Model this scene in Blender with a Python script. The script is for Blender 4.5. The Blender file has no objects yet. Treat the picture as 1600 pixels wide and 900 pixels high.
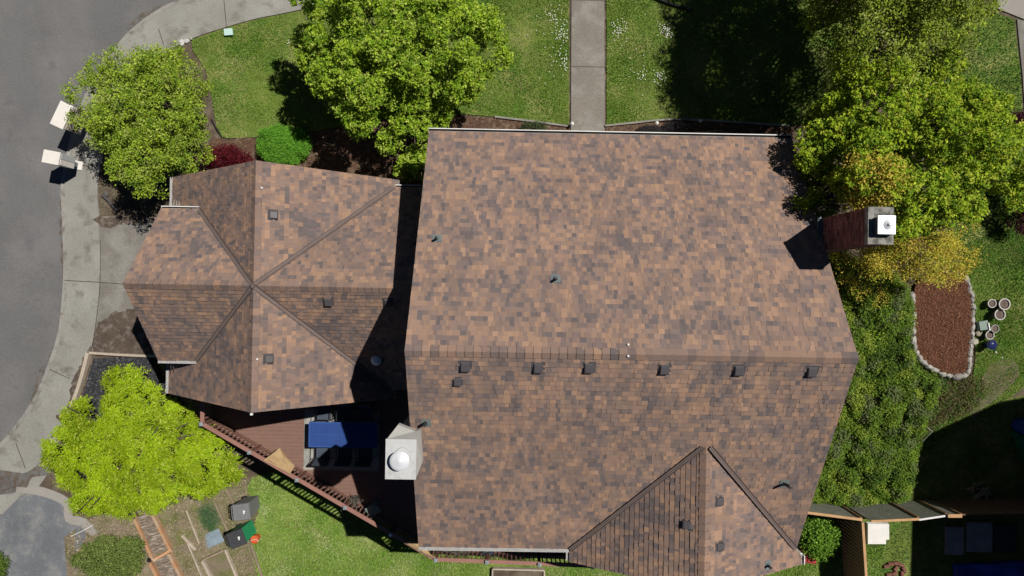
import bpy, math, random
import numpy as np
from mathutils import Vector, Matrix
random.seed(7); RNG = np.random.default_rng(11)
SC = bpy.context.scene
COL = SC.collection
rad = math.radians
# ------------------------------------------------------------------ camera, light, exposure
F = 1067.0; H = 25.9
RX, RY, RZ = 0.0056, -0.0070, 0.0175
def _rm():
    cx, sx, cy, sy, cz, sz = math.cos(RX), math.sin(RX), math.cos(RY), math.sin(RY), math.cos(RZ), math.sin(RZ)
    X = np.array([[1, 0, 0], [0, cx, -sx], [0, sx, cx]]); Y = np.array([[cy, 0, sy], [0, 1, 0], [-sy, 0, cy]])
    Z = np.array([[cz, -sz, 0], [sz, cz, 0], [0, 0, 1]])
    return Z @ Y @ X
RM = _rm()
cd = bpy.data.cameras.new('camera'); cam = bpy.data.objects.new('camera', cd); COL.objects.link(cam)
cam.matrix_world = Matrix.Translation((0, 0, H)) @ Matrix(RM.tolist()).to_4x4()
cd.sensor_width = 36; cd.lens = 36 * F / 1600; cd.clip_end = 600; SC.camera = cam
SUN = Vector((0.495, 0.315, 1.0)).normalized()
w = bpy.data.worlds.new('World'); SC.world = w; w.use_nodes = True
nt = w.node_tree; bg = nt.nodes['Background']; sky = nt.nodes.new('ShaderNodeTexSky')
sky.sky_type = 'NISHITA'; sky.sun_disc = False
sky.air_density = 0.3; sky.dust_density = 0.0
sky.sun_elevation = math.asin(SUN.z); sky.sun_rotation = math.atan2(SUN.x, SUN.y)
nt.links.new(sky.outputs[0], bg.inputs[0]); bg.inputs[1].default_value = 0.05
sd = bpy.data.lights.new('sun', 'SUN'); sd.energy = 5.0; sd.angle = rad(0.5); sd.color = (1.0, 0.955, 0.9)
so = bpy.data.objects.new('sun', sd); COL.objects.link(so); so.rotation_euler = SUN.to_track_quat('Z', 'Y').to_euler()
so.location = (20, 12, 40)
SC.view_settings.view_transform = 'Standard'; SC.view_settings.look = 'None'
SC.view_settings.exposure = -0.18; SC.view_settings.gamma = 1.0
SC.cycles.max_bounces = 5; SC.cycles.diffuse_bounces = 1
# ------------------------------------------------------------------ terrain and pixel -> world
def sm(t):
    t = np.clip(t, 0, 1); return t * t * (3 - 2 * t)
def terr(x, y):
    street = -1.0 * sm((2 - y) / 14.0)
    yard = -3.2 * sm((-3 - y) / 3.5)
    right = -2.6 * sm((2 - y) / 10.0)
    wr = sm((x - 7) / 3.0); wl = sm((-11.5 - x) / 5.0)
    z = yard * (1 - wr) + right * wr
    return z * (1 - wl) + street * wl
def G(px, py, z=0.0):
    d = RM @ np.array([(px - 800) / F, -(py - 450) / F, -1.0]); t = (z - H) / d[2]
    return (float(d[0] * t), float(d[1] * t), float(z))
def GT(px, py, dz=0.0):
    z = 0.0
    for _ in range(8):
        p = G(px, py, z + dz); z = float(terr(p[0], p[1]))
    return (p[0], p[1], z + dz)
def gxy(pts): return [GT(*p)[:2] for p in pts]
# ------------------------------------------------------------------ object helpers
def link(o, parent=None):
    COL.objects.link(o)
    if parent is not None: o.parent = parent
    return o
def tag(o, label=None, cat=None, group=None, kind=None):
    if label: o['label'] = label
    if cat: o['category'] = cat
    if group: o['group'] = group
    if kind: o['kind'] = kind
    return o
def thing(name, label, cat, loc=(0, 0, 0), rz=0.0, group=None):
    o = bpy.data.objects.new(name, None); o.empty_display_size = 0.2
    o.location = loc; o.rotation_euler = (0, 0, rz); link(o)
    return tag(o, label, cat, group)
def copy_tree(o, parent=None):
    c = o.copy(); link(c, parent)
    for ch in list(o.children): copy_tree(ch, c)
    return c
class MB:
    def __init__(s): s.v = []; s.f = []; s.m = []; s.c = []
    def poly(s, pts, m=0, c=(1, 1, 1)):
        n = len(s.v); s.v += [tuple(p) for p in pts]; s.f.append(tuple(range(n, n + len(pts)))); s.m.append(m); s.c.append(c)
    def faces(s, vs, fs, m=0, c=(1, 1, 1)):
        n = len(s.v); s.v += [tuple(p) for p in vs]
        for f in fs: s.f.append(tuple(i + n for i in f)); s.m.append(m); s.c.append(c)
    def box(s, cx, cy, cz, dx, dy, dz, rz=0.0, m=0, c=(1, 1, 1), M=None):
        vs = []
        for z in (-1, 1):
            for x, y in ((-1, -1), (1, -1), (1, 1), (-1, 1)):
                X, Y = x * dx / 2, y * dy / 2
                if rz: X, Y = X * math.cos(rz) - Y * math.sin(rz), X * math.sin(rz) + Y * math.cos(rz)
                p = Vector((cx + X, cy + Y, cz + z * dz / 2))
                vs.append(M @ p if M is not None else p)
        s.faces(vs, [(3, 2, 1, 0), (4, 5, 6, 7), (0, 1, 5, 4), (1, 2, 6, 5), (2, 3, 7, 6), (3, 0, 4, 7)], m, c)
    def bar(s, a, b, wd, th, m=0, c=(1, 1, 1), up=(0, 0, 1)):
        a, b, up = Vector(a), Vector(b), Vector(up); d = (b - a).normalized(); r = d.cross(up)
        if r.length < 1e-4: r = d.cross(Vector((0, 1, 0)))
        r.normalize(); u = r.cross(d)
        vs = [p + r * (x * wd / 2) + u * (z * th / 2) for p in (a, b) for x, z in ((-1, -1), (1, -1), (1, 1), (-1, 1))]
        s.faces(vs, [(3, 2, 1, 0), (4, 5, 6, 7), (0, 1, 5, 4), (1, 2, 6, 5), (2, 3, 7, 6), (3, 0, 4, 7)], m, c)
    def tube(s, pts, rs, n=8, m=0, c=(1, 1, 1)):
        pts = [Vector(p) for p in pts]; base = len(s.v); k = len(pts)
        if not hasattr(rs, '__len__'): rs = [rs] * k
        for i, p in enumerate(pts):
            d = (pts[min(i + 1, k - 1)] - pts[max(i - 1, 0)]).normalized()
            r = d.cross(Vector((0.13, 0.21, 1)))
            if r.length < 1e-3: r = d.cross(Vector((1, 0, 0)))
            r.normalize(); u = r.cross(d)
            for j in range(n):
                a = 2 * math.pi * j / n; q = p + (r * math.cos(a) + u * math.sin(a)) * rs[i]; s.v.append(tuple(q))
        for i in range(k - 1):
            for j in range(n):
                a, b = base + i * n + j, base + i * n + (j + 1) % n
                s.f.append((a, b, b + n, a + n)); s.m.append(m); s.c.append(c)
        s.f.append(tuple(base + j for j in range(n))[::-1]); s.m.append(m); s.c.append(c)
        s.f.append(tuple(base + (k - 1) * n + j for j in range(n))); s.m.append(m); s.c.append(c)
    def lathe(s, prof, cx=0, cy=0, n=20, m=0, c=(1, 1, 1), sx=1, sy=1):
        base = len(s.v); k = len(prof)
        for r, z in prof:
            for j in range(n):
                a = 2 * math.pi * j / n; s.v.append((cx + r * math.cos(a) * sx, cy + r * math.sin(a) * sy, z))
        for i in range(k - 1):
            for j in range(n):
                a, b = base + i * n + j, base + i * n + (j + 1) % n
                s.f.append((a, b, b + n, a + n)); s.m.append(m); s.c.append(c)
        s.f.append(tuple(base + j for j in range(n))[::-1]); s.m.append(m); s.c.append(c)
        s.f.append(tuple(base + (k - 1) * n + j for j in range(n))); s.m.append(m); s.c.append(c)
    def build(s, name, mats, parent=None, org=(0, 0, 0), smooth=False, loc=None):
        me = bpy.data.meshes.new(name)
        vs = [(x - org[0], y - org[1], z - org[2]) for x, y, z in s.v]
        me.from_pydata(vs, [], s.f)
        if not isinstance(mats, (list, tuple)): mats = [mats]
        for mt in mats: me.materials.append(mt)
        me.polygons.foreach_set('material_index', s.m)
        if any(c != (1, 1, 1) for c in s.c):
            at = me.attributes.new('tone', 'FLOAT_COLOR', 'FACE')
            at.data.foreach_set('color', np.array([(c[0], c[1], c[2], 1) for c in s.c], dtype=np.float32).ravel())
        if smooth: me.polygons.foreach_set('use_smooth', [True] * len(me.polygons))
        me.update()
        o = bpy.data.objects.new(name, me)
        if loc is not None: o.location = loc
        return link(o, parent)
def fastmesh(name, verts, quads, cols, mats, parent=None, org=(0, 0, 0), smooth=False):
    """verts (N,3), quads (M,k), cols (M,3)"""
    verts = np.asarray(verts, dtype=np.float32) - np.array(org, dtype=np.float32); quads = np.asarray(quads, dtype=np.int32)
    me = bpy.data.meshes.new(name); k = quads.shape[1]; M = len(quads)
    me.vertices.add(len(verts)); me.vertices.foreach_set('co', verts.ravel())
    me.loops.add(M * k); me.loops.foreach_set('vertex_index', quads.ravel())
    me.polygons.add(M); me.polygons.foreach_set('loop_start', np.arange(M, dtype=np.int32) * k)
    me.polygons.foreach_set('loop_total', np.full(M, k, dtype=np.int32))
    if not isinstance(mats, (list, tuple)): mats = [mats]
    for mt in mats: me.materials.append(mt)
    me.update(calc_edges=True)
    if cols is not None:
        at = me.attributes.new('tone', 'FLOAT_COLOR', 'FACE')
        cc = np.ones((M, 4), dtype=np.float32); cc[:, :3] = cols; at.data.foreach_set('color', cc.ravel())
    if smooth: me.polygons.foreach_set('use_smooth', np.ones(M, dtype=bool))
    o = bpy.data.objects.new(name, me)
    return link(o, parent)
# ------------------------------------------------------------------ materials
MATS = {}
def mat(name, col, rough=0.8, n1=(3.0, 0.15), n2=(40.0, 0.15), bump=0.0, bscale=60, metal=0.0, tone=False, trans=0.0,
        col2=None, c2scale=1.0, c2lo=0.45, c2hi=0.6, stretch=None, spec=0.3, col3=None, c3scale=0.3, c3lo=.5, c3hi=.65):
    if name in MATS: return MATS[name]
    m = bpy.data.materials.new(name); m.use_nodes = True; N = m.node_tree.nodes; L = m.node_tree.links
    b = N['Principled BSDF']; b.inputs['Roughness'].default_value = rough; b.inputs['Metallic'].default_value = metal
    b.inputs['Specular IOR Level'].default_value = spec
    tc = N.new('ShaderNodeTexCoord'); vec = tc.outputs['Object']
    if stretch:
        mp = N.new('ShaderNodeMapping'); mp.inputs['Scale'].default_value = stretch; L.new(vec, mp.inputs[0]); vec = mp.outputs[0]
    def noise(sc, det=4):
        n = N.new('ShaderNodeTexNoise'); n.inputs['Scale'].default_value = sc; n.inputs['Detail'].default_value = det
        n.inputs['Roughness'].default_value = 0.6
        L.new(vec, n.inputs['Vector']); return n.outputs[0]
    if tone:
        at = N.new('ShaderNodeAttribute'); at.attribute_name = 'tone'; cur = at.outputs['Color']
        mx = N.new('ShaderNodeMix'); mx.data_type = 'RGBA'; mx.blend_type = 'MULTIPLY'; mx.inputs[0].default_value = 1
        L.new(cur, mx.inputs[6]); mx.inputs[7].default_value = (*col, 1); cur = mx.outputs[2]
    else:
        rgb = N.new('ShaderNodeRGB'); rgb.outputs[0].default_value = (*col, 1); cur = rgb.outputs[0]
    for cc, cs, lo, hi in ((col2, c2scale, c2lo, c2hi), (col3, c3scale, c3lo, c3hi)):
        if cc:
            mr = N.new('ShaderNodeMapRange'); mr.inputs[1].default_value = lo; mr.inputs[2].default_value = hi
            L.new(noise(cs, 6), mr.inputs[0])
            mx = N.new('ShaderNodeMix'); mx.data_type = 'RGBA'; L.new(mr.outputs[0], mx.inputs[0])
            L.new(cur, mx.inputs[6]); mx.inputs[7].default_value = (*cc, 1); cur = mx.outputs[2]
    for sc, am in (n1, n2):
        if am > 0:
            mr = N.new('ShaderNodeMapRange'); mr.inputs[1].default_value = 0.25; mr.inputs[2].default_value = 0.75
            mr.inputs[3].default_value = 1 - am; mr.inputs[4].default_value = 1 + am
            L.new(noise(sc), mr.inputs[0])
            mx = N.new('ShaderNodeVectorMath'); mx.operation = 'SCALE'; L.new(cur, mx.inputs[0]); L.new(mr.outputs[0], mx.inputs['Scale'])
            cur = mx.outputs[0]
    L.new(cur, b.inputs['Base Color'])
    if bump > 0:
        bp = N.new('ShaderNodeBump'); bp.inputs['Strength'].default_value = min(1, bump); bp.inputs['Distance'].default_value = 0.02
        L.new(noise(bscale), bp.inputs['Height']); L.new(bp.outputs[0], b.inputs['Normal'])
    if trans > 0:
        tr = N.new('ShaderNodeBsdfTranslucent'); L.new(cur, tr.inputs[0]); ms = N.new('ShaderNodeMixShader'); ms.inputs[0].default_value = trans
        L.new(b.outputs[0], ms.inputs[1]); L.new(tr.outputs[0], ms.inputs[2]); L.new(ms.outputs[0], N['Material Output'].inputs[0])
    MATS[name] = m; return m
M_SHINGLE = mat('shingle', (1, 1, 1), 0.95, (0.5, 0.10), (70, 0.16), 0.35, 160, tone=True, spec=0.1)
M_VALLEY = mat('valley_metal', (0.125, 0.098, 0.090), 0.6, (2, .1), (30, .1))
M_VALLEYL = mat('valley_rib', (0.235, 0.18, 0.16), 0.6, (2, .1), (30, .1))
M_WHITE = mat('white_paint', (0.72, 0.71, 0.68), 0.5, (3, .08), (25, .06))
M_GUTIN = mat('gutter_inside', (0.10, 0.09, 0.08), 0.9, (4, .3), (40, .3))
M_SIDING = mat('siding', (0.30, 0.28, 0.25), 0.8, (2, .06), (30, .05))
M_TRIM = mat('trim', (0.62, 0.6, 0.56), 0.6, (3, .05), (30, .05))
M_GLASS = mat('window_glass', (0.03, 0.04, 0.05), 0.05, (1, 0), (1, 0), spec=0.8)
M_VENT = mat('vent_plastic', (0.085, 0.078, 0.082), 0.45, (4, .1), (60, .12))
M_BLACK = mat('black_plastic', (0.018, 0.018, 0.02), 0.45, (4, .1), (40, .1))
M_LEAD = mat('lead_grey', (0.16, 0.19, 0.19), 0.6, (6, .2), (60, .2))
M_BRICK = mat('brick', (1, 1, 1), 0.9, (3, .1), (60, .2), 0.4, 90, tone=True)
M_CONC = mat('concrete_weathered', (0.30, 0.29, 0.26), 0.9, (3, .25), (40, .2), 0.4, 60, col2=(0.12, .12, .1), c2scale=5)
M_CAP = mat('cap_steel', (0.80, 0.82, 0.85), 0.35, (3, .04), (30, .04), metal=0.25)
M_CHASE = mat('chase_metal', (0.60, 0.61, 0.60), 0.45, (3, .08), (30, .08), metal=0.15, col2=(0.45, .44, .42), c2scale=4, c2lo=.52, c2hi=.75)
M_ASPH = mat('asphalt', (0.150, 0.148, 0.147), 0.95, (0.35, .14), (16, .16), 0.3, 120, col2=(0.185, 0.178, 0.172), c2scale=0.5, c2lo=.45, c2hi=.7,
             col3=(0.125, .122, .125), c3scale=1.4, c3lo=.55, c3hi=.75)
M_DIRT = mat('gutter_dirt', (0.125, 0.097, 0.075), 0.95, (2, .3), (40, .3), 0.5, 80, col2=(0.155, 0.148, 0.14), c2scale=5, c2lo=.42, c2hi=.55)
M_WALK = mat('sidewalk_concrete', (0.285, 0.278, 0.248), 0.95, (0.6, .14), (17, .17), 0.3, 120, col2=(0.32, 0.315, 0.285), c2scale=0.7, c2lo=.5, c2hi=.7,
             col3=(0.165, .15, .125), c3scale=1.6, c3lo=.52, c3hi=.72)
M_WALK2 = mat('aggregate_concrete', (0.228, 0.208, 0.176), 0.95, (0.6, .12), (18, .22), 0.3, 130, col2=(0.30, 0.28, 0.255), c2scale=1.2, c2lo=.5, c2hi=.7,
              col3=(0.19, .165, .14), c3scale=2.2, c3lo=.58, c3hi=.75)
M_DRIVE = mat('driveway_concrete', (0.195, 0.18, 0.16), 0.95, (0.8, .10), (18, .2), 0.25, 120, col2=(0.26, 0.25, 0.22), c2scale=1.0)
M_STAIN = mat('moss_stain', (0.10, 0.075, 0.058), 0.95, (2, .3), (30, .35), 0.4, 80, col2=(0.16, .135, .11), c2scale=4, c2lo=.5, c2hi=.62)
M_JOINT = mat('joint_dirt', (0.07, 0.06, 0.045), 0.95, (3, .3), (40, .2))
M_KERB = mat('kerb_concrete', (0.30, 0.29, 0.26), 0.95, (1, .2), (40, .2), 0.3, 90, col2=(.16, .14, .12), c2scale=3, c2lo=.5, c2hi=.7)
M_BLUEASPH = mat('blue_asphalt', (0.150, 0.160, 0.172), 0.9, (0.8, .2), (15, .18), 0.2, 120, col2=(0.22, 0.22, 0.21), c2scale=1.6, c2lo=.48, c2hi=.7)
M_EDGEC = mat('edge_concrete', (0.31, 0.29, 0.26), 0.95, (1, .15), (50, .15), .3, 90)
M_SOIL = mat('soil', (0.105, 0.078, 0.055), 1.0, (1.5, .25), (35, .4), 0.8, 50, col2=(0.16, 0.13, 0.09), c2scale=2.5)
M_MULCH = mat('bark_mulch', (0.125, 0.055, 0.032), 1.0, (2, .2), (40, .5), 0.9, 60)
M_DRYSOIL = mat('dry_soil', (0.21, 0.17, 0.115), 1.0, (1.5, .25), (45, .35), 0.8, 60, col2=(0.13, 0.13, 0.05), c2scale=1.6, c2lo=.45, c2hi=.6)
M_DARKMULCH = mat('dark_mulch', (0.045, 0.045, 0.05), 1.0, (3, .4), (50, .5), 0.9, 60)
M_GROUND = mat('ground_soil_grass', (0.06, 0.075, 0.025), 1.0, (0.7, .25), (30, .4), 0.8, 50, col2=(0.09, 0.07, 0.045), c2scale=1.0)
M_LAWN = mat('lawn', (0.14, 0.20, 0.035), 1.0, (0.9, .22), (28, .35), 0.9, 45, col2=(0.29, 0.28, 0.10), c2scale=0.8, c2lo=.47, c2hi=.66, col3=(.075, .17, .02), c3scale=1.1, c3lo=.52, c3hi=.7)
M_GRASS = mat('grass_blades', (1, 1, 1), 0.7, (0.8, .15), (20, .1), tone=True, trans=0.25)
M_LEAF = mat('leaves', (1, 1, 1), 0.55, (0.9, .12), (8, .1), tone=True, trans=0.3, spec=0.12)
M_BARK = mat('bark', (0.10, 0.08, 0.06), 0.95, (3, .2), (40, .3), 0.6, 50, stretch=(1, 1, .3))
M_CHIP = mat('bark_chips', (1, 1, 1), 0.95, (3, .1), (40, .1), tone=True)
M_DECK = mat('deck_boards', (0.215, 0.125, 0.095), 0.75, (1.0, .10), (18, .12), 0.2, 60, stretch=(.2, 1, 1), tone=False)
M_RAIL = mat('rail_wood', (0.30, 0.155, 0.12), 0.7, (1.5, .12), (30, .1))
M_RAILD = mat('rail_dark_wood', (0.17, 0.085, 0.06), 0.75, (1.5, .12), (30, .1))
M_SOLAR = mat('cap_metal', (0.45, 0.5, 0.52), 0.3, (2, .1), (20, .1), metal=0.4)
M_BLUE = mat('blue_mesh', (0.022, 0.062, 0.23), 0.7, (2, .12), (60, .2), 0.3, 90)
M_BLUEL = mat('blue_mesh_light', (0.036, 0.095, 0.31), 0.7, (2, .12), (60, .2))
M_CHAIRF = mat('chair_frame', (0.03, 0.033, 0.036), 0.4, (2, .1), (20, .1))
M_SLING = mat('sling_fabric', (0.06, 0.075, 0.10), 0.8, (2, .1), (60, .15))
M_RUG = mat('rug', (0.36, 0.35, 0.32), 0.95, (2, .15), (40, .15), 0.3, 60, col2=(.26, .26, .23), c2scale=3)
M_TAN = mat('tan_canvas', (0.42, 0.29, 0.15), 0.85, (3, .14), (40, .12), 0.3, 40)
M_GREENT = mat('sage_metal', (0.20, 0.27, 0.23), 0.5, (2, .1), (20, .1))
M_GREYBIN = mat('grey_plastic', (0.19, 0.195, 0.20), 0.5, (3, .1), (30, .08))
M_GREEN = mat('green_plastic', (0.02, 0.30, 0.13), 0.45, (3, .1), (30, .06))
M_DKLID = mat('charcoal_plastic', (0.055, 0.058, 0.062), 0.5, (3, .12), (30, .1))
M_ORANGE = mat('orange_plastic', (0.62, 0.13, 0.04), 0.5, (3, .1), (30, .1))
M_CORR = mat('galvanised_sheet', (0.36, 0.44, 0.50), 0.45, (3, .2), (30, .1), metal=0.3)
M_TIMBER = mat('orange_timber', (0.50, 0.27, 0.14), 0.85, (2, .2), (25, .2), 0.3, 50, col2=(0.42, .30, .2), c2scale=1.8)
M_OLDWOOD = mat('weathered_timber', (0.27, 0.21, 0.15), 0.9, (2, .25), (25, .25), 0.4, 50)
M_PALEWOOD = mat('pale_edging', (0.46, 0.39, 0.31), 0.9, (2, .2), (25, .2), 0.4, 50)
M_GREYEDGE = mat('grey_edging', (0.25, 0.24, 0.20), 0.9, (2, .25), (25, .25), .4, 50)
M_CEDAR = mat('cedar_rail', (0.50, 0.30, 0.15), 0.8, (2, .15), (25, .12))
M_FENCE = mat('grey_fence_board', (0.23, 0.235, 0.19), 0.9, (2, .2), (20, .25), 0.3, 40, col2=(0.36, .36, .31), c2scale=6, c2lo=.6, c2hi=.7)
M_FENCEB = mat('brown_fence_board', (0.22, 0.13, 0.07), 0.9, (2, .2), (20, .25), 0.3, 40)
M_STONE = mat('stone', (1, 1, 1), 0.9, (3, .15), (25, .2), 0.5, 30, tone=True)
M_POT = mat('pot_plastic', (0.08, 0.07, 0.065), 0.6, (3, .1), (30, .1))
M_POTRIM = mat('pot_rim', (0.52, 0.5, 0.47), 0.6, (3, .1), (30, .1))
M_BLUEPOT = mat('glazed_pot', (0.02, 0.03, 0.10), 0.12, (3, .2), (30, .1), spec=.8)
M_MAIL = mat('mailbox_metal', (0.78, 0.74, 0.68), 0.45, (3, .05), (25, .05))
M_MAILF = mat('mailbox_face', (0.52, 0.46, 0.38), 0.5, (3, .05), (25, .05))
M_MAILG = mat('mailbox_grey', (0.5, 0.52, 0.52), 0.5, (3, .05), (25, .05))
M_UTIL = mat('utility_green', (0.50, 0.68, 0.64), 0.6, (3, .05), (25, .05))
M_RED = mat('red_plastic', (0.42, 0.045, 0.05), 0.5, (3, .12), (30, .1))
M_PAVER = mat('white_paver', (0.74, 0.73, 0.69), 0.9, (3, .08), (25, .08), .2, 50)
M_REDBRICK = mat('red_paver', (0.20, 0.085, 0.065), 0.9, (3, .2), (25, .2), .3, 50)
M_SLAB = mat('grey_slab', (0.30, 0.30, 0.30), 0.9, (2, .25), (25, .2), .3, 50)
M_TARP = mat('blue_tarp', (0.03, 0.07, 0.36), 0.6, (2, .15), (25, .1))
M_GTARP = mat('green_tarp', (0.02, 0.16, 0.08), 0.6, (2, .15), (25, .1))
M_SKYTUBE = mat('skylight_dome', (0.72, 0.86, 0.95), 0.15, (2, .05), (25, .05), spec=.8)
M_PETAL = mat('white_petals', (0.75, 0.75, 0.68), 0.8, (3, .05), (25, .05))
M_LAMPW = mat('white_plastic', (0.8, 0.8, 0.78), 0.5, (3, .03), (25, .03))
# ------------------------------------------------------------------ 2D clipping
def clip_half(poly, nx, ny, c):       # keep nx*x+ny*y <= c
    out = []; n = len(poly)
    for i in range(n):
        a, b = poly[i], poly[(i + 1) % n]; da = nx * a[0] + ny * a[1] - c; db = nx * b[0] + ny * b[1] - c
        if da <= 0: out.append(a)
        if (da < 0 < db) or (db < 0 < da):
            t = da / (da - db); out.append((a[0] + t * (b[0] - a[0]), a[1] + t * (b[1] - a[1])))
    return out
def area(p): return 0.5 * sum(p[i][0] * p[(i + 1) % len(p)][1] - p[(i + 1) % len(p)][0] * p[i][1] for i in range(len(p)))
def ccw(p): return p if area(p) > 0 else p[::-1]
def clip_convex(poly, conv):
    conv = ccw(conv)
    for i in range(len(conv)):
        a, b = conv[i], conv[(i + 1) % len(conv)]; nx, ny = b[1] - a[1], -(b[0] - a[0])
        poly = clip_half(poly, nx, ny, nx * a[0] + ny * a[1])
        if len(poly) < 3: return []
    return poly
def inpoly(P, poly):
    P = np.asarray(P); x, y = P[:, 0], P[:, 1]; r = np.zeros(len(P), bool); n = len(poly)
    for i in range(n):
        (x1, y1), (x2, y2) = poly[i], poly[(i + 1) % n]
        if y1 == y2: continue
        c = ((y1 > y) != (y2 > y)) & (x < (x2 - x1) * (y - y1) / (y2 - y1) + x1); r ^= c
    return r
def smooth_poly(pts, n=3, closed=True):
    out = []; k = len(pts)
    rng = range(k) if closed else range(k - 1)
    for i in rng:
        g = lambda j: pts[j % k] if closed else pts[max(0, min(k - 1, j))]
        p0, p1, p2, p3 = g(i - 1), g(i), g(i + 1), g(i + 2)
        for s in range(n):
            t = s / n
            out.append(tuple(0.5 * (2 * p1[a] + (-p0[a] + p2[a]) * t + (2 * p0[a] - 5 * p1[a] + 4 * p2[a] - p3[a]) * t * t + (-p0[a] + 3 * p1[a] - 3 * p2[a] + p3[a]) * t ** 3) for a in (0, 1)))
    if not closed: out.append(tuple(pts[-1]))
    return out
def sheet(name, poly, dz, m, res=0.5, skirt=0.15, kind='structure', parent=None, zf=terr):
    poly = ccw(list(poly)); xs = [p[0] for p in poly]; ys = [p[1] for p in poly]; mb = MB()
    x0, y0 = math.floor(min(xs) / res) * res, math.floor(min(ys) / res) * res
    nx, ny = int(math.ceil((max(xs) - x0) / res)), int(math.ceil((max(ys) - y0) / res))
    cl = []
    for i in range(nx):
        a = clip_half(clip_half(poly, -1, 0, -(x0 + i * res)), 1, 0, x0 + (i + 1) * res)
        if len(a) < 3: continue
        for j in range(ny):
            c = clip_half(clip_half(a, 0, -1, -(y0 + j * res)), 0, 1, y0 + (j + 1) * res)
            if len(c) >= 3 and abs(area(c)) > 1e-6: mb.poly([(p[0], p[1], float(zf(p[0], p[1])) + dz) for p in c])
    if skirt:
        n = len(poly)
        for i in range(n):
            a, b = poly[i], poly[(i + 1) % n]; L = math.hypot(b[0] - a[0], b[1] - a[1]); k = max(1, int(L / res))
            for s in range(k):
                p = [(a[0] + (b[0] - a[0]) * t, a[1] + (b[1] - a[1]) * t) for t in (s / k, (s + 1) / k)]
                z = [float(zf(*q)) + dz for q in p]
                mb.poly([(*p[0], z[0] - skirt), (*p[1], z[1] - skirt), (*p[1], z[1]), (*p[0], z[0])])
    o = mb.build(name, m, parent)
    if kind: o['kind'] = kind
    return o
def jag(poly, amp=.05, step=.09, seed=1):
    r = random.Random(seed); out = []; n = len(poly)
    for i in range(n):
        a, b = poly[i], poly[(i + 1) % n]; L = math.hypot(b[0] - a[0], b[1] - a[1]); k = max(1, int(L / step))
        for q in range(k): t = q / k; out.append((a[0] + (b[0] - a[0]) * t + r.gauss(0, amp), a[1] + (b[1] - a[1]) * t + r.gauss(0, amp)))
    return out
def ribbon(name, pts, wd, dz, m, th=0.06, res=0.3, parent=None, kind=None, org=(0, 0, 0), mb=None):
    P = [Vector((p[0], p[1])) for p in pts]; Q = []
    for i in range(len(P) - 1):
        k = max(1, int((P[i + 1] - P[i]).length / res))
        for s in range(k): Q.append(P[i].lerp(P[i + 1], s / k))
    Q.append(P[-1]); own = mb is None; mb = mb or MB(); L = []
    for i, q in enumerate(Q):
        d = (Q[min(i + 1, len(Q) - 1)] - Q[max(i - 1, 0)]).normalized(); n = Vector((-d.y, d.x)) * wd / 2
        z = float(terr(q.x, q.y)) + dz; L.append([(q.x + n.x, q.y + n.y, z), (q.x - n.x, q.y - n.y, z)])
    for i in range(len(L) - 1):
        a, b = L[i], L[i + 1]; dn = lambda p: (p[0], p[1], p[2] - th)
        mb.poly([a[1], b[1], b[0], a[0]]); mb.poly([a[0], b[0], dn(b[0]), dn(a[0])]); mb.poly([a[1], dn(a[1]), dn(b[1]), b[1]])
    for e in (L[0], L[-1]):
        mb.poly([e[0], e[1], (e[1][0], e[1][1], e[1][2] - th), (e[0][0], e[0][1], e[0][2] - th)])
    if own:
        o = mb.build(name, m, parent, org)
        if kind: o['kind'] = kind
        return o
# ------------------------------------------------------------------ the setting
def grid_ground():
    # fine near, coarse far out to the horizon
    ax = np.concatenate([np.linspace(-300, -30, 12)[:-1], np.arange(-30, 30.01, 0.75), np.linspace(30, 300, 12)[1:]])
    X, Y = np.meshgrid(ax, ax, indexing='ij'); Z = terr(X, Y) - 0.35; n = len(ax)
    v = np.stack([X, Y, Z], -1).reshape(-1, 3)
    i, j = np.meshgrid(np.arange(n - 1), np.arange(n - 1), indexing='ij'); a = (i * n + j).ravel()
    q = np.stack([a, a + n, a + n + 1, a + 1], -1)
    o = fastmesh('ground', v, q, None, M_GROUND); o['kind'] = 'structure'
grid_ground()
KERB = [(900, -95), (700, -85), (560, -70), (420, -38), (340, -15), (290, 0), (262, 10), (232, 28), (205, 50), (185, 72), (158, 108), (135, 150), (118, 200), (106, 245), (98, 290),
        (100, 340), (102, 400), (101, 450), (96, 502), (88, 540), (70, 590), (50, 632), (20, 674), (0, 697), (-60, 760), (-150, 850), (-300, 1000)]
INNER = [(900, -30), (700, -22), (560, -8), (500, 8), (440, 21), (400, 29), (350, 43), (300, 60), (262, 82), (225, 115), (195, 155), (172, 205), (158, 255), (152, 300), (156, 350),
         (157, 400), (156, 450), (150, 505), (142, 550), (126, 600), (112, 640), (95, 690), (74, 740), (40, 782), (-60, 880), (-200, 1030)]
kw = smooth_poly(gxy(KERB), 4, False); iw = smooth_poly(gxy(INNER), 4, False)
sheet('road', kw + [(-60, -30), (-60, 40), (10, 40)], -0.12, M_ASPH, res=1.0, skirt=0.1)
sheet('sidewalk', kw + iw[::-1], 0.0, M_WALK, res=0.75, skirt=0.2)
ribbon('kerb', [(p[0] - 0.0, p[1]) for p in kw], 0.15, 0.006, M_KERB, th=0.14, kind='structure')
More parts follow.
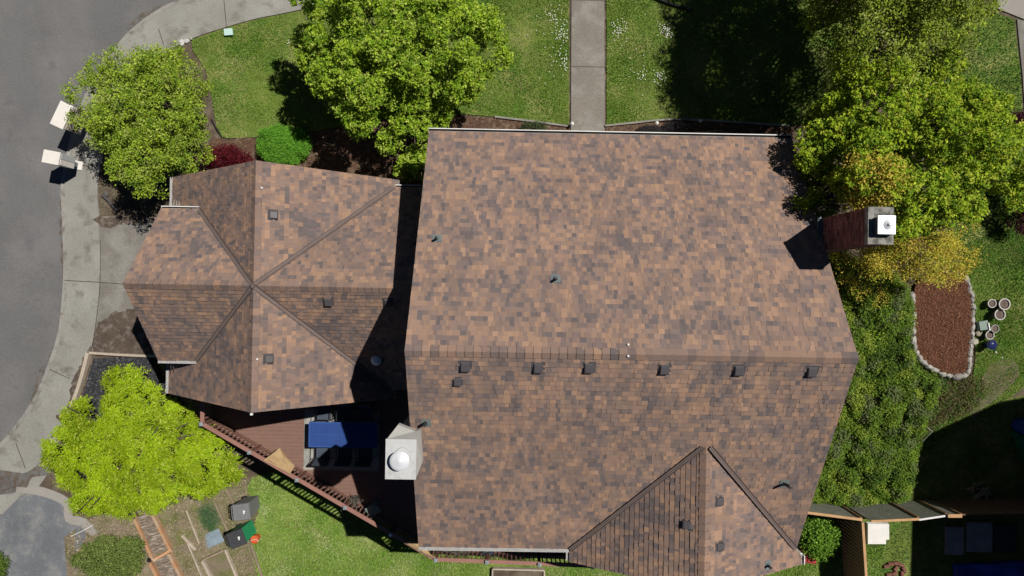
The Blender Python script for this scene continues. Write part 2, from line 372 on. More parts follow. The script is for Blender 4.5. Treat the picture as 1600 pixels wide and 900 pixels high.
# dirt washed along the gutter
def side(pts, off):
    out = []
    for i, p in enumerate(pts):
        a, b = pts[max(i - 1, 0)], pts[min(i + 1, len(pts) - 1)]; d = Vector((b[0] - a[0], b[1] - a[1])).normalized()
        out.append((p[0] + d.y * off, p[1] - d.x * off))
    return out
def wob(pts, off, amp, seed):
    r = random.Random(seed); offs = [off + amp * (r.random() - .5) for _ in pts]; out = []
    for i, p in enumerate(pts):
        a, b = pts[max(i - 1, 0)], pts[min(i + 1, len(pts) - 1)]; d = Vector((b[0] - a[0], b[1] - a[1])).normalized()
        out.append((p[0] + d.y * offs[i], p[1] - d.x * offs[i]))
    return out
def nearidx(px):
    g = GT(*px); return min(range(len(kw)), key=lambda i: (kw[i][0] - g[0]) ** 2 + (kw[i][1] - g[1]) ** 2)
for a, b, o_, s in (((98, 285), (101, 450), 0.26, 1), ((101, 455), (88, 540), 0.16, 2), ((88, 545), (50, 632), 0.34, 3), ((262, 10), (190, 66), 0.36, 4)):
    i0, i1 = sorted((nearidx(a), nearidx(b))); seg = kw[i0:i1 + 1]
    d1 = side(seg, 0.08); d2 = side(seg, 0.4)
    g = GT(60, 400); sgn = 1
    # the road lies on the far side of the kerb from the sidewalk
    mid = seg[len(seg) // 2]; t1 = side(seg, 0.4)[len(seg) // 2]
    iwn = min(((q[0] - t1[0]) ** 2 + (q[1] - t1[1]) ** 2) for q in iw); iwm = min(((q[0] - mid[0]) ** 2 + (q[1] - mid[1]) ** 2) for q in iw)
    sgn = 1 if iwn > iwm else -1
    n_ = len(seg); tap = [o_ * max(.3, math.sin(math.pi * (k_ + .5) / n_) ** .5) for k_ in range(n_)]
    outer = [tuple(Vector(p_).lerp(Vector(q_), (tp - .075) / .4)) for p_, q_, tp in zip(side(seg, 0.075 * sgn), side(seg, 0.475 * sgn), tap)]
    sheet('gutter_dirt', side(seg, 0.075 * sgn) + jag(outer[::-1], .025, .12, s)[:-1], -0.114, M_DIRT, res=0.5, skirt=0)
# yard soil between the pavement and everything else
YARD = iw + [(-20, -22), (24, -22), (26, 14)]
sheet('yard_soil', YARD, -0.04, M_SOIL, res=0.75, skirt=0.2)
sheet('driveway', gxy([(153, 338), (300, 340), (300, 556), (142, 552), (150, 505), (157, 450), (157, 400)]), 0.004, M_DRIVE, res=0.75, skirt=0.1)
sheet('driveway_stain', jag(smooth_poly(gxy([(150, 512), (160, 500), (185, 488), (212, 484), (235, 500), (240, 553), (190, 552), (146, 550)]), 3)), 0.009, M_STAIN, res=0.75, skirt=0)
sheet('driveway_stain', jag(smooth_poly(gxy([(156, 339), (240, 340), (225, 348), (195, 349), (170, 356), (158, 352)]), 3)), 0.009, M_STAIN, res=0.75, skirt=0)
sheet('sidewalk_stain', jag(smooth_poly(gxy([(138, 545), (144, 540), (141, 556), (128, 592), (121, 610), (104, 645), (96, 660), (88, 652), (106, 636), (110, 604), (117, 590), (127, 565)]), 3), .035), 0.009, M_STAIN, res=0.75, skirt=0)
sheet('sidewalk_stain', smooth_poly(gxy([(-20, 735), (20, 737), (42, 738), (70, 716), (92, 690), (98, 720), (72, 742), (50, 746), (36, 766), (-20, 772)]), 3), 0.010, M_DIRT, res=0.75, skirt=0)
sheet('walkway', gxy([(893, -32), (944, -32), (945, 225), (892, 225)]), 0.012, M_WALK2, res=0.75, skirt=0.12)
sheet('side_pavement', gxy([(1540, -40), (1720, -40), (1720, 60), (1600, 30), (1560, 14)]), 0.01, M_EDGEC, res=0.75, skirt=0.1)
sheet('side_drive', gxy([(1589, 30), (1720, 63), (1720, 220), (1604, 205), (1598, 120)]), 0.006, M_DRIVE, res=0.75, skirt=0.1)
sheet('neighbour_drive', smooth_poly(gxy([(-80, 800), (0, 778), (28, 764), (62, 772), (100, 788), (104, 812), (128, 820), (134, 842), (120, 862), (116, 905), (60, 960), (-80, 960)]), 3), 0.0, M_BLUEASPH, res=0.75, skirt=0.1)
ribbon('drive_edging', smooth_poly(gxy([(26, 762), (66, 768), (104, 785), (108, 810), (130, 816), (146, 836)]), 3, False), 0.34, 0.014, M_EDGEC, th=0.1, kind='structure')
jm = MB()
for a, b in (((101, 438), (156, 441)), ((156, 441), (196, 444)), ((78, 577), (110, 592)), ((25, 692), (40, 732)), ((350, -2), (354, 42)), ((248, 45), (256, 70)), ((893, 104), (944, 105)), ((893, 0), (944, 1))):
    ribbon('', gxy([a, b]), 0.022, 0.016, None, th=0.004, mb=jm)
ribbon('', iw[nearidx((100, 340)) - 2: nearidx((101, 450)) + 6], 0.02, 0.0165, None, th=0.004, mb=jm)
o = jm.build('paving_joints', M_JOINT); o['kind'] = 'structure'
LAWN_L = smooth_poly(gxy([(300, 62), (350, 45), (400, 31), (440, 23), (500, 10), (560, -6), (700, -20), (889, -28)]), 2, False) + gxy([(889, 194), (840, 190), (780, 183), (720, 178), (600, 186), (520, 200), (470, 208), (440, 196), (400, 214), (372, 216), (348, 216), (338, 196), (331, 150), (322, 110), (302, 80)])
LAWN_R = gxy([(948, -28), (1240, -28), (1330, 20), (1330, 190), (1240, 196), (1130, 191), (1050, 187), (985, 192), (948, 195)])
LAWN_FR = gxy([(1480, 5), (1555, 20), (1585, 30), (1594, 110), (1600, 215), (1700, 260), (1700, 420), (1480, 420)])
LAWN_RR = smooth_poly(gxy([(1500, 385), (1620, 350), (1720, 350), (1720, 575), (1600, 605), (1560, 640), (1500, 660), (1440, 720), (1400, 660), (1430, 600), (1480, 596), (1520, 590), (1524, 520), (1522, 460)]), 2)
LAWN_B = gxy([(395, 745), (560, 700), (700, 800), (1400, 800), (1340, 985), (415, 985), (398, 880), (392, 840), (404, 800), (385, 765)])
LAWN_SH = gxy([(1340, 690), (1460, 640), (1720, 600), (1720, 985), (1360, 985)])
for nm, pl, mt in (('front_lawn', LAWN_L, M_LAWN), ('front_lawn', LAWN_R, M_LAWN), ('side_lawn', LAWN_FR, M_LAWN), ('side_lawn', LAWN_RR, M_LAWN), ('back_lawn', LAWN_B, M_LAWN), ('side_lawn', LAWN_SH, M_LAWN)):
    sheet(nm, pl, 0.0 if nm != 'side_lawn' else -0.005 - 0.004 * (pl is LAWN_SH), mt, res=0.6, skirt=0.1)
sheet('bare_soil', smooth_poly(gxy([(1548, 570), (1580, 562), (1592, 585), (1560, 620), (1535, 640), (1520, 655), (1512, 630), (1530, 600)]), 3), 0.012, M_DRYSOIL, res=0.5, skirt=0)
sheet('front_bed', gxy([(700, 180), (780, 186), (891, 199), (891, 300), (340, 300), (300, 250), (335, 216), (400, 216), (470, 210), (520, 202), (600, 188)]), 0.008, mat('front_mulch', (0.115, 0.065, 0.042), 1.0, (2, .25), (40, .5), .9, 60, col2=(.2, .15, .1), c2scale=5, c2lo=.5, c2hi=.65), res=0.6, skirt=0)
sheet('front_bed', gxy([(946, 199), (985, 194), (1050, 190), (1130, 193), (1240, 198), (1240, 260), (946, 260)]), 0.008, MATS['front_mulch'], res=0.6, skirt=0)
sheet('garden_soil', gxy([(100, 840), (200, 770), (330, 745), (385, 750), (392, 800), (396, 850), (416, 985), (110, 985)]), 0.004, M_DRYSOIL, res=0.6, skirt=0)
sheet('planting_bed', gxy([(146, 560), (240, 556), (300, 640), (240, 720), (100, 730), (100, 715), (112, 680)]), 0.02, M_DARKMULCH, res=0.6, skirt=0)
OVAL = smooth_poly(gxy([(1424, 460), (1424, 490), (1427, 508), (1426, 522), (1428, 540), (1433, 551), (1442, 563), (1454, 571), (1470, 580), (1490, 584), (1505, 580), (1509, 568), (1512, 550), (1513, 530), (1517, 510), (1515, 490), (1514, 470), (1510, 450), (1504, 436), (1470, 425), (1438, 432)]), 2)
sheet('mulch_island', OVAL, 0.09, M_MULCH, res=0.4, skirt=0.15)
# ------------------------------------------------------------------ roofs
PAL = [((0.365, 0.232, 0.160), 3.0), ((0.305, 0.202, 0.150), 3.2), ((0.250, 0.176, 0.143), 3.4), ((0.198, 0.150, 0.134), 3.0), ((0.152, 0.126, 0.122), 2.5)]
def value_noise(x, y, s):
    x *= s; y *= s; xi, yi = math.floor(x), math.floor(y); fx, fy = x - xi, y - yi
    h = lambda a, b: (math.sin(a * 127.1 + b * 311.7 + 5.3) * 43758.5453) % 1.0
    fx, fy = fx * fx * (3 - 2 * fx), fy * fy * (3 - 2 * fy)
    return (h(xi, yi) * (1 - fx) + h(xi + 1, yi) * fx) * (1 - fy) + (h(xi, yi + 1) * (1 - fx) + h(xi + 1, yi + 1) * fx) * fy
def pick(rng, bias):
    t = min(0.999, max(0, rng.random() * 0.46 + bias * 1.05 - 0.25)); tot = sum(w_ for _, w_ in PAL); a = 0
    for c, w_ in PAL:
        a += w_ / tot
        if t <= a: break
    k = 0.93 + 0.14 * rng.random(); return tuple(x * k for x in c)
EXPO = 0.147
def slope(mb, plan, a, b, c, seed, tint=1.0, thick=0.16):  # tint paints some slopes that face away from the sun darker
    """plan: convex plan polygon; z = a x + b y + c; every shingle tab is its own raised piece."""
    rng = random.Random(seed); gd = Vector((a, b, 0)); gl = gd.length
    up = Vector((a / gl, b / gl, gl)).normalized(); n = Vector((-a, -b, 1)).normalized(); u = up.cross(n).normalized()
    P0 = Vector((plan[0][0], plan[0][1], a * plan[0][0] + b * plan[0][1] + c))
    uv = []
    for x, y in plan:
        q = Vector((x, y, a * x + b * y + c)) - P0; uv.append((q.dot(u), q.dot(up)))
    uv = ccw(uv); W = lambda p, h: P0 + u * p[0] + up * p[1] + n * h
    top = [W(p, 0) for p in uv]; bot = [p - Vector((0, 0, thick)) for p in top]
    mb.poly(top, 0, (0.12, 0.10, 0.09)); mb.poly(bot[::-1], 1)
    for i in range(len(top)):
        j = (i + 1) % len(top); mb.poly([bot[i], bot[j], top[j], top[i]], 1)
    vmin, vmax = min(p[1] for p in uv), max(p[1] for p in uv); umin, umax = min(p[0] for p in uv), max(p[0] for p in uv)
    v = vmin - 0.0; row = 0; prev = None
    while v < vmax:
        x = umin - rng.random() * 0.4
        while x < umax:
            wd = rng.choice((0.07, 0.09, 0.11, 0.13, 0.16))
            q = clip_convex([(x, v), (x + wd, v), (x + wd, v + EXPO), (x, v + EXPO)], uv)
            if len(q) >= 3 and abs(area(q)) > 2e-4:
                q = ccw(q); bias = 0.8 * value_noise(x * 1.2, v, 4.9) + 0.2 * value_noise(x + 40, v + 9, 1.1)
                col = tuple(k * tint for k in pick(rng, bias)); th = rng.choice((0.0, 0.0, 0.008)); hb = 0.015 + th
                hh = lambda p: 0.004 + th * .5 + hb * (1 - (p[1] - v) / EXPO)
                tp = [W(p, hh(p)) for p in q]; bt = [W(p, 0) for p in q]
                mb.poly(tp, 0, col)
                edge_shade = tuple(k * 0.5 for k in col)  # tab edges painted darker, course shadow lines put into the colour
                for i in range(len(q)):
                    j = (i + 1) % len(q)
                    mb.poly([bt[i], bt[j], tp[j], tp[i]], 0, edge_shade)
            x += wd
        v += EXPO; row += 1
def ridge_caps(mb, A, B, sl1, sl2, seed, step=0.21, half=0.15, rev=False):
    """bent cap shingles along a ridge from A to B; sl = fall per metre on either side"""
    rng = random.Random(seed); A, B = Vector(A), Vector(B)
    d = (B - A); L = d.length; d.normalize(); r = Vector((d.y, -d.x, 0)).normalized(); k = int(L / step); st = L / k
    for i in range(k):
        col = pick(rng, 0.35 + 0.3 * rng.random()); p, q = A + d * (i * st), A + d * ((i + 1) * st)
        h0, h1 = (0.022, 0.045) if not rev else (0.045, 0.022); s0 = -0.0
        def pts(o, h): return [o - r * half + Vector((0, 0, h - sl1 * half)), o + Vector((0, 0, h + .004)), o + r * half + Vector((0, 0, h - sl2 * half))]
        a, b = pts(p, h0), pts(q, h1); a2, b2 = [x - Vector((0, 0, .05)) for x in a], [x - Vector((0, 0, .05)) for x in b]
        mb.faces(a + b + a2 + b2, [(0, 1, 4, 3), (1, 2, 5, 4), (0, 3, 9, 6), (2, 8, 11, 5)], 0, col)
        mb.faces(a + b + a2 + b2, [(0, 6, 7, 1), (1, 7, 8, 2), (3, 4, 10, 9), (4, 5, 11, 10)], 0, tuple(c * .5 for c in col))  # cap ends painted darker so the joints read as shaded
def valley(name, A, B, parent):
    """metal valley strip with a raised central rib; A high end, B low end, (n1) normals handled by lifting"""
    A, B = Vector(A), Vector(B); mb = MB(); d = (B - A).normalized(); r = Vector((d.y, -d.x, 0)).normalized()
    def strip(w1, h1, w2, h2, m):
        mb.poly([A + r * w1 + Vector((0, 0, h1)), B + r * w1 + Vector((0, 0, h1)), B + r * w2 + Vector((0, 0, h2)), A + r * w2 + Vector((0, 0, h2))], m)
    strip(-.068, .108, -.03, .078, 0); strip(-.03, .078, -.012, .07, 1); strip(-.012, .07, 0, .098, 1); strip(0, .098, .012, .07, 0); strip(.012, .07, .03, .078, 1); strip(.03, .078, .068, .108, 0)
    return mb.build(name, [M_VALLEY, M_VALLEYL], parent)
XL, XR, YR, YT, YB, ZR = -2.55, 8.90, -1.52, 5.0, -7.76, 8.70
PT = (ZR - 4.42) / (YT - YR); PB = (ZR - 5.13) / (YR - YB)
ZT, ZB = 4.42, 5.13
XC, YC, ZG, PV, PH = -7.516, 0.05, 5.59, 0.8211, 0.8612
GX, VT, VB = -11.39, 3.765, -3.71
HL, HR = 2.475, 3.442; XVL, XVR = -11.62, -3.777
RXc, RY0, RY1, RZ_ = 5.52, -4.15, -8.16, 7.20
WX0, WX1 = 2.03, 9.12; PW = (7.20 - 5.12) / (RXc - WX0)
house = thing('house', 'large brown shingled house with cross gabled garage wing, seen from straight above', 'house', (0, 0, 0))
def roof_mb(): return MB()
mb = MB()
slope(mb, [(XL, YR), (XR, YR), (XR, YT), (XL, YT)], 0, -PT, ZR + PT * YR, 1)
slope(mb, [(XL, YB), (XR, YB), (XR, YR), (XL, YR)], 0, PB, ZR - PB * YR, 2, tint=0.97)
roof_main = mb.build('roof', [M_SHINGLE, M_TRIM], house); roof_main['label'] = 'main gable roof of brown and grey shingles with a row of box vents'
mb = MB(); xs = G(981, 548, ZR)[0]
ridge_caps(mb, (XL, YR, ZR), (xs, YR, ZR), PT, PB, 5, rev=True)
ridge_caps(mb, (xs, YR, ZR), (XR, YR, ZR), PT, PB, 6)
mb.build('ridge_cap', [M_SHINGLE], roof_main)
mb = MB()
zv = lambda x: ZG - PV * abs(x - XC); zh = lambda y: ZG - PH * abs(y - YC)
XE = -2.12
cl = ZG + PV * XC; 
# right-hand and left-hand slopes of the gable that runs up and down the picture
slope(mb, [(XC, YC), (XC, VT), (XVL, VT), (XVL, YC + HL)], PV, 0, ZG - PV * XC, 3)
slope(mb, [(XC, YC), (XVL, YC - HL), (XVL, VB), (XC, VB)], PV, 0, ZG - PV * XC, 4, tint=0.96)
slope(mb, [(XC, YC), (XVR, YC + (PV / PH) * (XVR - XC)), (XVR, VT), (XC, VT)], -PV, 0, ZG + PV * XC, 7)
slope(mb, [(XC, YC), (XC, VB), (XVR, VB), (XVR, YC - (PV / PH) * (XVR - XC))], -PV, 0, ZG + PV * XC, 8)
# slopes of the gable that runs left to right
vx = XC - PH * HL / PV
slope(mb, [(XC, YC), (vx, YC + HL), (GX, YC + HL), (GX, YC)], 0, -PH, ZG + PH * YC, 9)
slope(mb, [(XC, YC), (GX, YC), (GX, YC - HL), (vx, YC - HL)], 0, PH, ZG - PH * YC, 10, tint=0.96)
vx2 = XC + PH * HR / PV
slope(mb, [(XC, YC), (XE, YC), (XE, YC + HR), (vx2, YC + HR)], 0, -PH, ZG + PH * YC, 12)
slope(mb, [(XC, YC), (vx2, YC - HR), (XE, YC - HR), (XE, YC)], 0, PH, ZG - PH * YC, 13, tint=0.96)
roof_gar = mb.build('roof', [M_SHINGLE, M_TRIM], house); roof_gar['label'] = 'lower cross gabled garage roof with four dark valleys'
mb = MB()
ridge_caps(mb, (GX, YC, ZG), (XC - .12, YC, ZG), PH, PH, 15); ridge_caps(mb, (XC + .12, YC, ZG), (XE, YC, ZG), PH, PH, 16, rev=True)
ridge_caps(mb, (XC, VB, ZG), (XC, YC, ZG), PV, PV, 17, rev=True); ridge_caps(mb, (XC, YC, ZG), (XC, VT, ZG), PV, PV, 18)
mb.build('ridge_cap', [M_SHINGLE], roof_gar)
valley('valley_flashing', (XC, YC, ZG), (vx, YC + HL, ZG - PH * HL), roof_gar)
valley('valley_flashing', (XC, YC, ZG), (vx, YC - HL, ZG - PH * HL), roof_gar)
valley('valley_flashing', (XC, YC, ZG), (vx2, YC + HR, ZG - PH * HR), roof_gar)
valley('valley_flashing', (XC, YC, ZG), (vx2, YC - HR, ZG - PH * HR), roof_gar)
mb = MB()
yv = lambda x: YR - (ZR - (RZ_ - PW * abs(x - RXc))) / PB
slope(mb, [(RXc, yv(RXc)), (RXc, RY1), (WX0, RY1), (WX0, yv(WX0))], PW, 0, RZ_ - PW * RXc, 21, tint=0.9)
slope(mb, [(RXc, yv(RXc)), (WX1, yv(WX1)), (WX1, RY1), (RXc, RY1)], -PW, 0, RZ_ + PW * RXc, 22)
roof_rear = mb.build('roof', [M_SHINGLE, M_TRIM], house); roof_rear['label'] = 'rear gable roof jutting down at the bottom edge of the picture'
mb = MB(); ridge_caps(mb, (RXc, RY1, RZ_), (RXc, yv(RXc), RZ_), PW, PW, 23); mb.build('ridge_cap', [M_SHINGLE], roof_rear)
valley('valley_flashing', (RXc - .1, yv(RXc), RZ_), (WX0, yv(WX0), RZ_ - PW * (RXc - WX0)), roof_rear)
valley('valley_flashing', (RXc + .1, yv(RXc), RZ_), (8.86, yv(8.86), RZ_ - PW * (8.86 - RXc)), roof_rear)
def gutter(A, B, out, parent, wd=0.12, cover=0.0, name='gutter'):
    """U shaped gutter from A to B just outside the eave; out = unit outward direction"""
    A, B, o_ = Vector(A), Vector(B), Vector((out[0], out[1], 0)); mb = MB()
    def q(p, x, z): return p + o_ * x + Vector((0, 0, z))
    prof = [(0.0, -0.01), (0.0, -0.11), (wd, -0.11), (wd, 0.0), (wd - 0.03, 0.0), (wd - 0.03, -0.09), (0.02, -0.09), (0.02, -0.01)]
    n = len(prof)
    vs = [q(A, *p) for p in prof] + [q(B, *p) for p in prof]
    for i in range(n):
        j = (i + 1) % n; mb.faces([vs[i], vs[j], vs[j + n], vs[i + n]], [(0, 1, 2, 3)], 1 if i in (4, 5, 6) else 0)
    for e in (A, B):
        mb.poly([q(e, 0, -0.11), q(e, wd, -0.11), q(e, wd, 0), q(e, 0, -.01)], 0)
    if cover:
        L = (B - A).length; k = int(L / 1.2) + 1
        mb.poly([q(A, .02, -.005), q(B, .02, -.005), q(B, wd - .005, .006), q(A, wd - .005, .006)][::-1], 0)
        mb.poly([q(A, .02, -.005), q(B, .02, -.005), q(B, wd - .005, .006), q(A, wd - .005, .006)], 0)
    return mb.build(name, [M_WHITE, M_GUTIN], parent)
gutter((XL - .02, YT, ZT), (XR, YT, ZT), (0, 1), roof_main)
gutter((XL, YB, ZB), (WX0 - .02, YB, ZB), (0, -1), roof_main, cover=1)
gutter((WX0, YB - .0, 5.08), (WX0, RY1 + .02, 5.08), (-1, 0), roof_rear, cover=1, wd=.10)
gutter((WX1, yv(WX1), 5.08), (WX1, RY1, 5.08), (1, 0), roof_rear, wd=.11)
gutter((XVL, YC + HL, zv(XVL)), (XVL, VT, zv(XVL)), (-1, 0), roof_gar, cover=1, wd=.11)
gutter((XVL, VB, zv(XVL)), (XVL, YC - HL, zv(XVL)), (-1, 0), roof_gar, cover=1, wd=.11)
gutter((GX, YC + HL, zh(YC + HL)), (vx, YC + HL, zh(YC + HL)), (0, 1), roof_gar, wd=.10)
gutter((GX, YC - HL, zh(YC - HL)), (vx, YC - HL, zh(YC - HL)), (0, -1), roof_gar, cover=1, wd=.11)
gutter((vx2 - .1, YC + HR, zh(YC + HR)), (XE, YC + HR, zh(YC + HR)), (0, 1), roof_gar, wd=.10)
# walls
def walls(poly, z0, top, name, label=None):
    """poly plan; top(x,y) height of wall top; lap siding as real steps"""
    mb = MB(); n = len(poly); poly = ccw(poly)
    for i in range(n):
        a, b = Vector((*poly[i], 0)), Vector((*poly[(i + 1) % n], 0)); L = (b - a).length; k = max(1, int(L / .5)); nr = Vector(((b - a).y, -(b - a).x, 0)).normalized()
        for s in range(k):
            p, q = a.lerp(b, s / k), a.lerp(b, (s + 1) / k); z = z0
            while True:
                zt = z + .18; t0, t1 = top(p.x, p.y), top(q.x, q.y)
                if z >= max(t0, t1): break
                za, zb = min(zt, max(t0, z)), min(zt, max(t1, z))
                mb.poly([p + nr * .02 + Vector((0, 0, z)), q + nr * .02 + Vector((0, 0, z)), q + Vector((0, 0, zb)), p + Vector((0, 0, za))])
                mb.poly([p + Vector((0, 0, z)), q + Vector((0, 0, z)), q + nr * .02 + Vector((0, 0, z)), p + nr * .02 + Vector((0, 0, z))])
                z = zt
    o = mb.build(name, M_SIDING, house)
    if label: o['label'] = label
    return o
zm = lambda x, y: (ZR - (PT * (y - YR) if y > YR else PB * (YR - y))) - .42
walls([(XL + .42, -7.3), (XR - .3, -7.3), (XR - .3, 4.6), (XL + .42, 4.6)], -3.6, zm, 'wall')
zgw = lambda x, y: max(zv(x) if VB <= y <= VT and XVL < x < XVR else -9, zh(y) if (abs(y - YC) < (HL if x < XC else HR)) else -9) - .42
walls([(-11.15, -3.35), (-3.95, -3.35), (-3.95, 3.4), (-11.15, 3.4)], -3.6, zgw, 'wall')
walls([(-3.95, -3.1), (XE, -3.1), (XE, 3.15), (-3.95, 3.15)], -3.6, zgw, 'wall')
zrw = lambda x, y: (RZ_ - PW * abs(x - RXc)) - .42
walls([(WX0 + .35, -7.75), (WX1 - .35, -7.75), (WX1 - .35, -7.3), (WX0 + .35, -7.3)], -3.6, zrw, 'wall')
# garage door, windows and front door on the walls
def window(cx, cy, cz, wd, hd, ax, nrm):
    """window in a wall; ax 'x' or 'y' = direction it runs, nrm = +-1 outward"""
    mb = MB(); t = .05
    def bx(u, z, du, dz, off, th, m=0, B=None):
        B = B or mb
        if ax == 'x': B.box(cx + u, cy + nrm * off, cz + z, du, th, dz, m=m)
        else: B.box(cx + nrm * off, cy + u, cz + z, th, du, dz, m=m)
    g = MB(); bx(0, 0, wd, hd, .03, .02, B=g)
    wn = g.build('window', M_GLASS, house)
    bx(0, hd / 2 + .04, wd + .16, .08, .045, .06); bx(0, -hd / 2 - .04, wd + .16, .08, .045, .06)
    bx(-wd / 2 - .04, 0, .08, hd, .045, .06); bx(wd / 2 + .04, 0, .08, hd, .045, .06); bx(0, 0, .04, hd, .045, .03)
    mb.build('frame', M_WHITE, wn)
for a in ((-.5, 4.6, 2.0, 1.6, 1.2, 'x', 1), (5.0, 4.6, 2.0, 2.0, 1.2, 'x', 1), (7.2, 4.6, 2.0, 1.0, 1.2, 'x', 1), (XL + .42, -6.3, 2.2, 1.4, 1.2, 'y', -1), (0, -7.3, 2.6, 1.8, 1.3, 'x', -1),
          (5.5, -7.75, 2.6, 2.0, 1.3, 'x', -1), (XR - .3, -3, 2.8, 1.2, 1.1, 'y', 1), (-6.5, -3.35, 1.6, 1.2, 1.0, 'x', -1), (XR - .3, 4.0, 2.8, .8, 1.1, 'y', 1)): window(*a)
mb = MB()
for k in range(4):
    mb.box(-11.2, YC, .28 + k * .53, .05, 4.2, .50)
    for j in range(6): mb.box(-11.235, YC - 1.75 + j * .7, .28 + k * .53, .02, .52, .34)
gd_ = mb.build('garage_door', M_WHITE, house)
mb = MB(); mb.box(-11.26, YC, .12, .03, .16, .04); mb.build('handle', M_BLACK, gd_)
mb = MB(); mb.box(2.95, 4.66, 1.05, .95, .06, 2.1); fd = mb.build('door', mat('door_paint', (.12, .03, .03), .4), house)
mb = MB(); mb.tube([(3.3, 4.72, 1.0), (3.3, 4.72, 1.12)], .02); mb.build('handle', M_SOLAR, fd)
# roof vents -------------------------------------------------------------
def zroof_main(x, y): return ZR - (PT * (y - YR) if y > YR else PB * (YR - y))
def zroof_gar(x, y): return max(zv(x) if VB <= y <= VT and XVL < x < XVR else -9, zh(y) if GX < x and abs(y - YC) < (HL if x < XC else HR) else -9)
def zroof_rear(x, y): return RZ_ - PW * abs(x - RXc)
def on_roof(px, py, fn):
    z = 6.0
    for _ in range(25): p = G(px, py, z); z = 0.5 * z + 0.5 * fn(p[0], p[1])
    return (p[0], p[1], fn(p[0], p[1]))
def frame_at(p, fn):
    e = .01; gx = (fn(p[0] + e, p[1]) - fn(p[0] - e, p[1])) / (2 * e); gy = (fn(p[0], p[1] + e) - fn(p[0], p[1] - e)) / (2 * e)
    n = Vector((-gx, -gy, 1)).normalized(); up = Vector((gx, gy, gx * gx + gy * gy)).normalized(); u = up.cross(n)
    M = Matrix((( u.x, up.x, n.x, p[0]), (u.y, up.y, n.y, p[1]), (u.z, up.z, n.z, p[2]), (0, 0, 0, 1))); return M
def box_vent_mesh():
    # local: x along eave, y upslope, z out of the roof
    m = MB(); m.box(0, 0, .02, .40, .38, .012)
    x, y0, y1, h0, h1 = .15, -.14, .15, .13, .075
    i = .02
    vs = [(-x, y0, .02), (x, y0, .02), (x, y1, .02), (-x, y1, .02), (-x + .015, y0 - .02, h0), (x - .015, y0 - .02, h0), (x - .03, y1 - .03, h1), (-x + .03, y1 - .03, h1),
          (-x + .04, y0 + .03, h0 + .012), (x - .04, y0 + .03, h0 + .012), (x - .05, y1 - .06, h1 + .012), (-x + .05, y1 - .06, h1 + .012)]
    m.faces(vs, [(0, 1, 5, 4), (1, 2, 6, 5), (2, 3, 7, 6), (3, 0, 4, 7), (4, 5, 9, 8), (5, 6, 10, 9), (6, 7, 11, 10), (7, 4, 8, 11), (8, 9, 10, 11)])
    return m
bv = box_vent_mesh(); me_vent = None
def put_vent(px, py, fn, parent, s=1.0, flip=False):
    global me_vent
    p = on_roof(px, py, fn); M = frame_at(p, fn)
    if me_vent is None:
        o = bv.build('roof_vent', M_VENT, parent); me_vent = o.data
    else:
        o = bpy.data.objects.new('roof_vent', me_vent); link(o, parent)
    o.matrix_local = M @ Matrix.Scale(s, 4)
for x, y in ((727, 571), (841, 573), (920, 573), (1038, 575), (1154, 577), (1268, 579)): put_vent(x, y, zroof_main, roof_main, .86)
put_vent(715, 595, zroof_main, roof_main, .72)
for x, y in ((426, 336), (513, 470), (607, 471), (419, 561)): put_vent(x, y, zroof_gar, roof_gar, .84)
for x, y in ((1122, 783), (1075, 820), (1123, 854)): put_vent(x, y, zroof_rear, roof_rear, .78)
def pipe_vent(px, py, fn, parent, h=.32, r=.035):
    p = on_roof(px, py, fn); M = frame_at(p, fn); mb = MB()
    mb.box(0, 0, .024, .26, .26, .012, M=M, m=0); q = Vector(p)
    mb.tube([q, q + Vector((0, 0, .10))], [.085, .05], 12, m=0)
    mb.tube([q + Vector((0, 0, .02)), q + Vector((0, 0, h)), q + Vector((0, 0, h + .003))], [r, r, r * .7], 12, m=1)
    mb.build('vent_pipe', [M_LEAD, M_BLACK], parent)
for x, y in ((683, 373), (868, 436)): pipe_vent(x, y, zroof_main, roof_main)
pipe_vent(666, 660, zroof_main, roof_main, .36, .045); pipe_vent(1225, 755, zroof_main, roof_main, .42, .045); pipe_vent(1199, 882, zroof_rear, roof_rear, .25, .04)
# tube skylight in the shade beside the main wall
p = on_roof(589, 562, zroof_gar); mb = MB()
for r_, z_ in ((0, 0),): pass
prof = [(.21, -.10), (.21, .02), (.19, .04)] ; mb.lathe([(r, z + p[2] + .06) for r, z in prof], p[0], p[1], 20, m=1)
sk = mb.build('tube_skylight', [M_SKYTUBE, M_LEAD], roof_gar)
mb = MB(); mb.lathe([(.18 * math.cos(a), p[2] + .10 + .09 * math.sin(a)) for a in (0, .4, .8, 1.2, 1.5)], p[0], p[1], 20); mb.build('dome', M_SKYTUBE, roof_gar, smooth=True)
# small white roof brackets
for (x, y, fn) in ((981, 538, zroof_main), (981, 556, zroof_main), (410, 294, zroof_gar), (403, 561, zroof_gar)):
    q = on_roof(x, y, fn); mb = MB(); mb.lathe([(.03, q[2]), (.03, q[2] + .07), (.02, q[2] + .08)], q[0], q[1], 8); mb.build('anchor_bracket', M_LAMPW, roof_main if fn is zroof_main else roof_gar)
q = (XC, VB - .05, ZG - .02); mb = MB(); mb.box(q[0], q[1], q[2], .07, .06, .06); mb.build('finial', M_LAMPW, roof_gar)
# main rake downspouts
for (x, y, zt) in ((WX1 + .05, RY1 + .25, 4.95), (XL + .47, YT - .4, 4.2)):
    mb = MB(); mb.box(x, y, (zt - 2.8) / 2, .08, .08, zt + 2.8); mb.build('downspout', M_WHITE, house)
